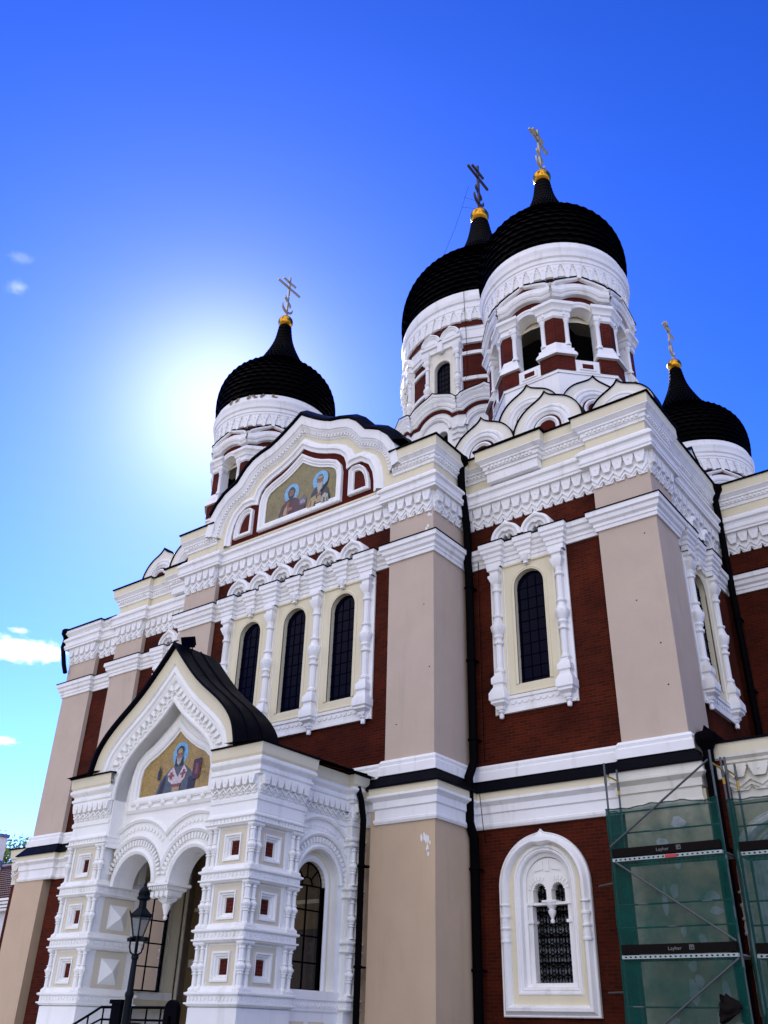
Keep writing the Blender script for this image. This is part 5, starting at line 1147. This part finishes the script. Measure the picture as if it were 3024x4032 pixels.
m = MB(); m.grid([hexa(.34, 1.66), hexa(.335, 1.69), hexa(.20, 1.76), hexa(.17, 1.78), hexa(.13, 1.80), hexa(.125, 1.89), hexa(.11, 1.93)], 'lamp_iron', closed_u=True)
lathe(m, (LX, LY), [(.08, 1.92), (.115, 1.94), (.115, 1.97), (.08, 2.0), (.095, 2.04), (.10, 2.07), (.055, 2.12), (.025, 2.15), (.035, 2.18), (.01, 2.22)], 12, 'lamp_iron')
for k in range(6): p = Vector(hexa(.13, 1.97)[k]); o_ = Vector((p.x - LX, p.y - LY, 0)).normalized(); tube(m, [p, p + o_ * .035 + Vector((0, 0, .07))], [.02, .006], 'lamp_iron', 5)
part('lantern_hood', m, t)

# ------------------------------------------------------------------ hand rail before the porch
RY = 14.25
t = empty('hand_rail', (-18.0, RY, -.62), 'black iron hand rail on the landing before the porch', 'hand rail')
m = MB(); z1, z0 = .355, .12
tube(m, [(-20.6, RY, -.42), (-18.85, RY, .25), (-18.6, RY, z1), (-16.45, RY, z1)], .028, 'black_iron', 8); part('top_rail', m, t)
m = MB(); tube(m, [(-20.6, RY, -.65), (-18.85, RY, .02), (-18.55, RY, z0), (-16.45, RY, z0)], .022, 'black_iron', 8); part('lower_rail', m, t)
for x in (-20.5, -19.7, -19.0, -18.5, -17.55, -17.05, -16.6):
    m = MB(); zt = z1 if x > -18.6 else z1 - (-18.6 - x) * .385; tube(m, [(x, RY, max(GZ, -.62 - max(0, -19.4 - x) * .6)), (x, RY, zt)], .02, 'black_iron', 6); part('baluster', m, t)
m = MB(); box(m, FR(RY), -18.13, -17.83, -.62, .42, -.09, .09, 'black_iron'); box(m, FR(RY), -18.18, -17.78, .42, .50, -.12, .12, 'black_iron'); part('newel_post', m, t)
m = MB(); hp = [(-16.45, -.62), (-16.05, -.62), (-16.05, .3)] + arc(-16.25, .3, .2, 0, pi, 12) + [(-16.45, .3)]
plate(m, FR(RY), hp, [R4(-16.3, -16.2, -.3, .2)], .05, 'black_iron', -.05); part('end_panel', m, t)

wall('brick_wall', FR(21.95), -7.02, -6.50, GZ, 6.1, [])
pipe([(-6.80, 21.72, 6.3), (-6.80, 21.72, GZ)], .13, (-6.80, 21.72, 6.38))
# ------------------------------------------------------------------ scaffolding
def text_mesh(name, body, size, T, u, v, w_, mat, parent, spread=1.0):
    cu_ = bpy.data.curves.new(name, 'FONT'); cu_.body = body; cu_.size = size; cu_.align_x = 'CENTER'; cu_.resolution_u = 2
    ob = bpy.data.objects.new(name, cu_); COL.objects.link(ob); dg = bpy.context.evaluated_depsgraph_get(); me = bpy.data.meshes.new_from_object(ob.evaluated_get(dg))
    bpy.data.objects.remove(ob)
    for vt in me.vertices: vt.co = Vector(T(u + vt.co.x * spread, v + vt.co.y, w_))
    me.materials.clear(); me.materials.append(MATS[mat]); o = bpy.data.objects.new(name, me); COL.objects.link(o); place(o, parent, Vector()); return o
def scaffold(x0, x1, y0, y1, zt0, zt1, label, braces, nets):
    t = empty('scaffold_tower', ((x0 + x1) / 2, (y0 + y1) / 2, GZ), label, 'scaffolding', 'scaffold bays at the corner of the cathedral')
    for x, zt in ((x0, zt0), (x1, zt1)):
        for y in (y0, y1):
            m = MB(); tube(m, [(x, y, GZ), (x, y, zt)], .026, 'galvanised', 8)
            for z in (3.3, 1.3, 5.3):
                if z < zt: lathe(m, (x, y), [(.026, z), (.034, z + .01), (.034, z + .2), (.026, z + .21)], 8, 'galvanised')
            part('standard', m, t)
    for z in (3.60, 1.60, -.40):
        m = MB(); box(m, FR(y0), x0 + .03, x1 - .03, z - .07, z, -(y1 - y0), .115, 'deck_steel')
        n = 22
        for i in range(n):
            u = x0 + .12 + (x1 - x0 - .24) * i / (n - 1); blob(m, FR(y0), u, z - .035, .026, .018, 'dark_void', .1185, 8)
            for yy in (.2, .5): m.face([(u - .04, y0 + yy, z - .0725), (u + .04, y0 + yy, z - .0725), (u + .04, y0 + yy + .06, z - .0725), (u - .04, y0 + yy + .06, z - .0725)], 'dark_void')
        part('deck', m, t)
        m = MB(); box(m, FR(y0 - .0), x0 + .04, x1 - .04, z + .03, z + .21, -.03, .125, 'toe_board'); B = part('toe_board', m, t)
        text_mesh('lettering', 'Layher', .10, FR(y0), (x0 + x1) / 2 - .05, z + .085, .1275, 'grey_letter', B, 1.1)
        m = MB(); q = FR(y0); u = (x0 + x1) / 2 + .27
        for a, b_, c_, d in ((0, .012, 0, .09), (.088, .10, 0, .09), (.012, .088, 0, .012), (.012, .088, .078, .09), (.03, .045, .02, .07), (.05, .075, .05, .065)): plate(m, q, R4(u + a, u + b_, z + .085 + c_, z + .085 + d), [], .1275, 'grey_letter')
        part('emblem', m, B)
        for zz in (z + .55, z + 1.02):
            if zz < zt0 - .8:
                m = MB(); tube(m, [(x0, y0, zz), (x1, y0, zz)], .02, 'galvanised', 6); part('guard_rail', m, t)
        for x in (x0, x1): m = MB(); tube(m, [(x, y0, z - .05), (x, y1, z - .05)], .024, 'galvanised', 6); part('transom', m, t)
    for a, b_ in braces: m = MB(); tube(m, [(a[0], y0 - .14, a[1]), (b_[0], y0 - .14, b_[1])], .024, 'galvanised', 7); part('brace', m, t)
    for x, zt in ((x0, zt0), (x1, zt1)):
        m = MB(); tube(m, [(x, y0, zt - .28), (x, y1, zt - .28)], .022, 'yellow_paint', 6); tube(m, [(x, y1, zt - .28), (x, y1, zt - .62)], .03, 'yellow_paint', 6); part('end_frame', m, t)
    return t
s1 = scaffold(-9.0, -6.42, 20.6, 21.33, 5.82, 5.77, 'scaffold bay with diagonal braces beside the arched window', [((-8.98, 3.86), (-6.44, 5.52)), ((-8.90, 3.52), (-6.44, 1.82)), ((-6.44, 1.50), (-9.0, -.25))], 0)
m = MB(); box(m, FR(20.6), -7.72, -7.45, 3.535, 3.595, .119, .125, 'red_tag'); part('red_tag', m, s1)
for z in (2.95, .75): m = MB(); tube(m, [(-9.05, 20.62, z + .15), (-9.55, 20.9, z + .15)], .02, 'galvanised', 6); part('wall_tie', m, s1)
scaffold(-6.26, -3.69, 21.1, 21.8, 5.7, 5.7, 'scaffold bay wrapped in green net in the corner beside the side aisle', [], 0)
def net(pts, z0, z1, label):                                     # wrinkled shade cloth hung along a plan polyline
    m = MB(); rows = []; L = 0; seg = []
    for a, b_ in zip(pts[:-1], pts[1:]):
        a, b_ = Vector(a), Vector(b_); n = max(3, int((b_ - a).length / .09)); d = (b_ - a).normalized(); nn = Vector((d.y, -d.x))
        for i in range(n): seg.append((a + (b_ - a) * i / n, nn, L + (b_ - a).length * i / n))
        L += (b_ - a).length
    seg.append((Vector(pts[-1]), nn, L)); nz = 44
    for j in range(nz + 1):
        f = j / nz; r_ = []
        for p, nn, s in seg:
            wv = .022 * sin(s * 9 + 2.2 * sin(f * 7)) + .02 * sin(s * 4.3 + f * 16) + .015 * sin(f * 40 + s * 3)
            z = z0 + (z1 - z0) * f + ((.022 * sin(s * 3.1 + 1) + .016 * sin(s * 7.7) + .01 * sin(s * 17)) * max(0, f * 3 - 2))
            q = p + nn * wv; r_.append((q.x, q.y, z))
        rows.append(r_)
    m.grid(rows, 'green_net', smooth=True)
    rim = [Vector(p) for p in rows[-1]]; tube(m, rim, .015, 'green_net', 5)
    o = m.build('debris_net'); tag(o, label, 'netting', 'green nets tied to the scaffolding')
net([(-8.99, 21.36), (-9.05, 20.55), (-6.40, 20.55)], GZ + .1, 4.72, 'green debris net over the scaffold bay with diagonal braces')
net([(-6.40, 21.3), (-6.33, 21.02), (-3.7, 21.02)], GZ + .1, 4.72, 'green debris net in the corner before the side aisle')
m = MB(); random.seed(3)
rows = []
for i in range(13):
    t_ = i / 12; rows.append([(-6.88 + (.19 * sin(pi * min(1, t_ * .92 + .06)) + .02) * cos(a) * (1 + .22 * sin(3 * a + 2 * t_) + random.uniform(-.14, .14)) + .10 * sin(t_ * 4), 20.45 + .10 * sin(a) * (1 + .3 * sin(2 * a + i)), .80 - .46 * t_ + .07 * sin(2 * a + 1) * (1 - t_) + random.uniform(-.02, .02)) for a in [2 * pi * k / 18 for k in range(18)]])
m.grid(rows, 'toe_board', closed_u=True, smooth=True); m.face(rows[0], 'toe_board'); m.face(rows[-1], 'toe_board')
tag(m.build('cloth_bundle'), 'black bundle of cloth hanging low on the scaffold', 'cloth')

# ------------------------------------------------------------------ neighbours on the left
H = empty('house', (-72, 42, GZ), 'white house with a tiled roof and a tall chimney beyond the cathedral', 'house')
m = MB(); box(m, FR(38.5), -90, -60.5, GZ, 7.2, -10, 0, 'house_wall'); part('wall', m, H)
m = MB(); T = FR(37.9)
for i in range(4): box(m, T, -90, -60, 6.75 + .2 * i, 6.9 + .2 * i, -.5, .12 * i, 'white')
part('eaves', m, H)
m = MB(); e0, e1 = Vector((0, 37.6, 7.5)), Vector((0, 41.6, 10.55))
m.face([(-90, 37.6, 7.42), (-60, 37.6, 7.42), (-60, 41.6, 10.5), (-90, 41.6, 10.5)], 'roof_tile'); m.face([(-90, 45.6, 7.42), (-60, 45.6, 7.42), (-60, 41.6, 10.5), (-90, 41.6, 10.5)], 'roof_tile')
nr = 15
for j in range(nr):
    a, b_ = e0 + (e1 - e0) * (j / nr), e0 + (e1 - e0) * ((j + 1.15) / nr)
    for i in range(60):
        xx = -76 + .26 * i; up = .10
        m.grid([[(xx, a.y, a.z + .02), (xx + .06, a.y - .05, a.z + up), (xx + .16, a.y - .05, a.z + up), (xx + .24, a.y, a.z + .02)], [(xx, b_.y, b_.z - .03), (xx + .06, b_.y, b_.z + .03), (xx + .16, b_.y, b_.z + .03), (xx + .24, b_.y, b_.z - .03)]], 'roof_tile', smooth=True)
tube(m, [(-90, 41.6, 10.6), (-60, 41.6, 10.6)], .18, 'roof_tile', 8)
part('roof', m, H)
m = MB(); box(m, FR(40.6), -72.0, -69.0, 9.5, 12.7, -.6, 0, 'house_wall'); box(m, FR(40.5), -72.1, -68.9, 12.7, 12.95, -.8, 0, 'metal_blue'); box(m, FR(40.55), -72.1, -68.95, 10.5, 11.0, -.7, 0, 'metal_blue'); part('chimney', m, H)
def tree(x, y, zc, r_, label):
    t = empty('tree', (x, y, GZ), label, 'tree'); random.seed(11)
    m = MB(); tube(m, [(x, y, GZ), (x + .2, y, zc * .4), (x - .1, y, zc * .75), (x, y, zc)], [.5, .4, .3, .12], 'bark', 8)
    ends = []
    for i in range(9):
        a = i * 2.4; e = Vector((x + cos(a) * r_ * .7, y + sin(a) * r_ * .7, zc + r_ * (.1 + .6 * random.random()))); tube(m, [(x, y, zc * .6 + i * .3), (Vector((x, y, zc * .85)) + e) / 2, e], [.18, .1, .03], 'bark', 5); ends.append(e)
    part('trunk', m, t)
    m = MB()
    for k in range(95):
        v = Vector((random.gauss(0, 1), random.gauss(0, 1), random.gauss(0, 1))).normalized() * r_ * random.uniform(.45, 1.0); cpt = Vector((x, y, zc + r_ * .25)) + Vector((v.x, v.y, v.z * .85))
        for q in range(62):
            p = cpt + Vector((random.gauss(0, .55), random.gauss(0, .55), random.gauss(0, .45))); n_ = Vector((random.uniform(-1, 1), random.uniform(-1, 1), random.uniform(-.3, 1))).normalized(); a_ = n_.orthogonal().normalized(); b_ = n_.cross(a_); s = random.uniform(.10, .20)
            m.face([p - a_ * s, p - b_ * s * .55, p + a_ * s, p + b_ * s * .55], 'leaf')
    part('crown', m, t)
tree(-84.2, 51.5, 11.2, 4.2, 'leafy green tree behind the chimney of the white house')

# ------------------------------------------------------------------ clouds
def cloud(px, py, wpx, hpx, dist, dens, seed, label):
    f = 31.363 / 36 * 4032
    d = (M @ Vector(((px - 1512) / f, -(py - 2016) / f, -1))).normalized(); c = d * dist
    rx, rz = wpx / f * dist / 2, hpx / f * dist / 2
    me = bpy.data.meshes.new('cloud'); bm = bmesh.new(); bmesh.ops.create_icosphere(bm, subdivisions=3, radius=1); bm.to_mesh(me); bm.free()
    mt = bpy.data.materials.new('cloud_vapour'); mt.use_nodes = True; n = mt.node_tree.nodes; l = mt.node_tree.links; n.remove(n['Principled BSDF'])
    pv = n.new('ShaderNodeVolumePrincipled'); tc = n.new('ShaderNodeTexCoord'); ns = n.new('ShaderNodeTexNoise'); ns.inputs['Scale'].default_value = 1.9; ns.inputs['Detail'].default_value = 8; ns.inputs['Roughness'].default_value = .62
    mp = n.new('ShaderNodeMapping'); mp.inputs['Location'].default_value = (seed * 3.1, seed, 0); mp.inputs['Scale'].default_value = (2.6, 1.6, 1.1); l.new(tc.outputs['Object'], mp.inputs['Vector']); l.new(mp.outputs[0], ns.inputs['Vector'])
    ln = n.new('ShaderNodeVectorMath'); ln.operation = 'LENGTH'; l.new(tc.outputs['Object'], ln.inputs[0])
    sb = n.new('ShaderNodeMath'); sb.operation = 'MULTIPLY_ADD'; sb.inputs[1].default_value = -.55; sb.inputs[2].default_value = 0.0; l.new(ln.outputs['Value'], sb.inputs[0])
    ad = n.new('ShaderNodeMath'); ad.operation = 'ADD'; l.new(ns.outputs['Fac'], ad.inputs[0]); l.new(sb.outputs[0], ad.inputs[1])
    mr = n.new('ShaderNodeMapRange'); mr.inputs['From Min'].default_value = .12; mr.inputs['From Max'].default_value = .42; mr.inputs['To Min'].default_value = 0; mr.inputs['To Max'].default_value = dens; l.new(ad.outputs[0], mr.inputs['Value'])
    l.new(mr.outputs[0], pv.inputs['Density']); pv.inputs['Color'].default_value = (1, 1, 1, 1); pv.inputs['Anisotropy'].default_value = .55; l.new(pv.outputs[0], n['Material Output'].inputs['Volume'])
    me.materials.append(mt); o = bpy.data.objects.new('cloud', me); COL.objects.link(o); o.location = c; o.scale = (rx, rx * .6, rz); o.rotation_euler = (0, 0, radians(50)); tag(o, label, 'cloud', kind='stuff')
cloud(70, 2558, 480, 88, 2500, .013, 1, 'white cloud streak low at the left edge')
cloud(-10, 2915, 190, 48, 2500, .012, 2, 'small white cloud just above the roofs')
cloud(75, 2482, 110, 26, 2500, .012, 3, 'thin wisp above the white cloud streak')
cloud(85, 1015, 150, 40, 2500, .0016, 4, 'faint high wisp at the left edge')
cloud(65, 1130, 120, 90, 2500, .0018, 5, 'faint rounded wisp under the high wisp')
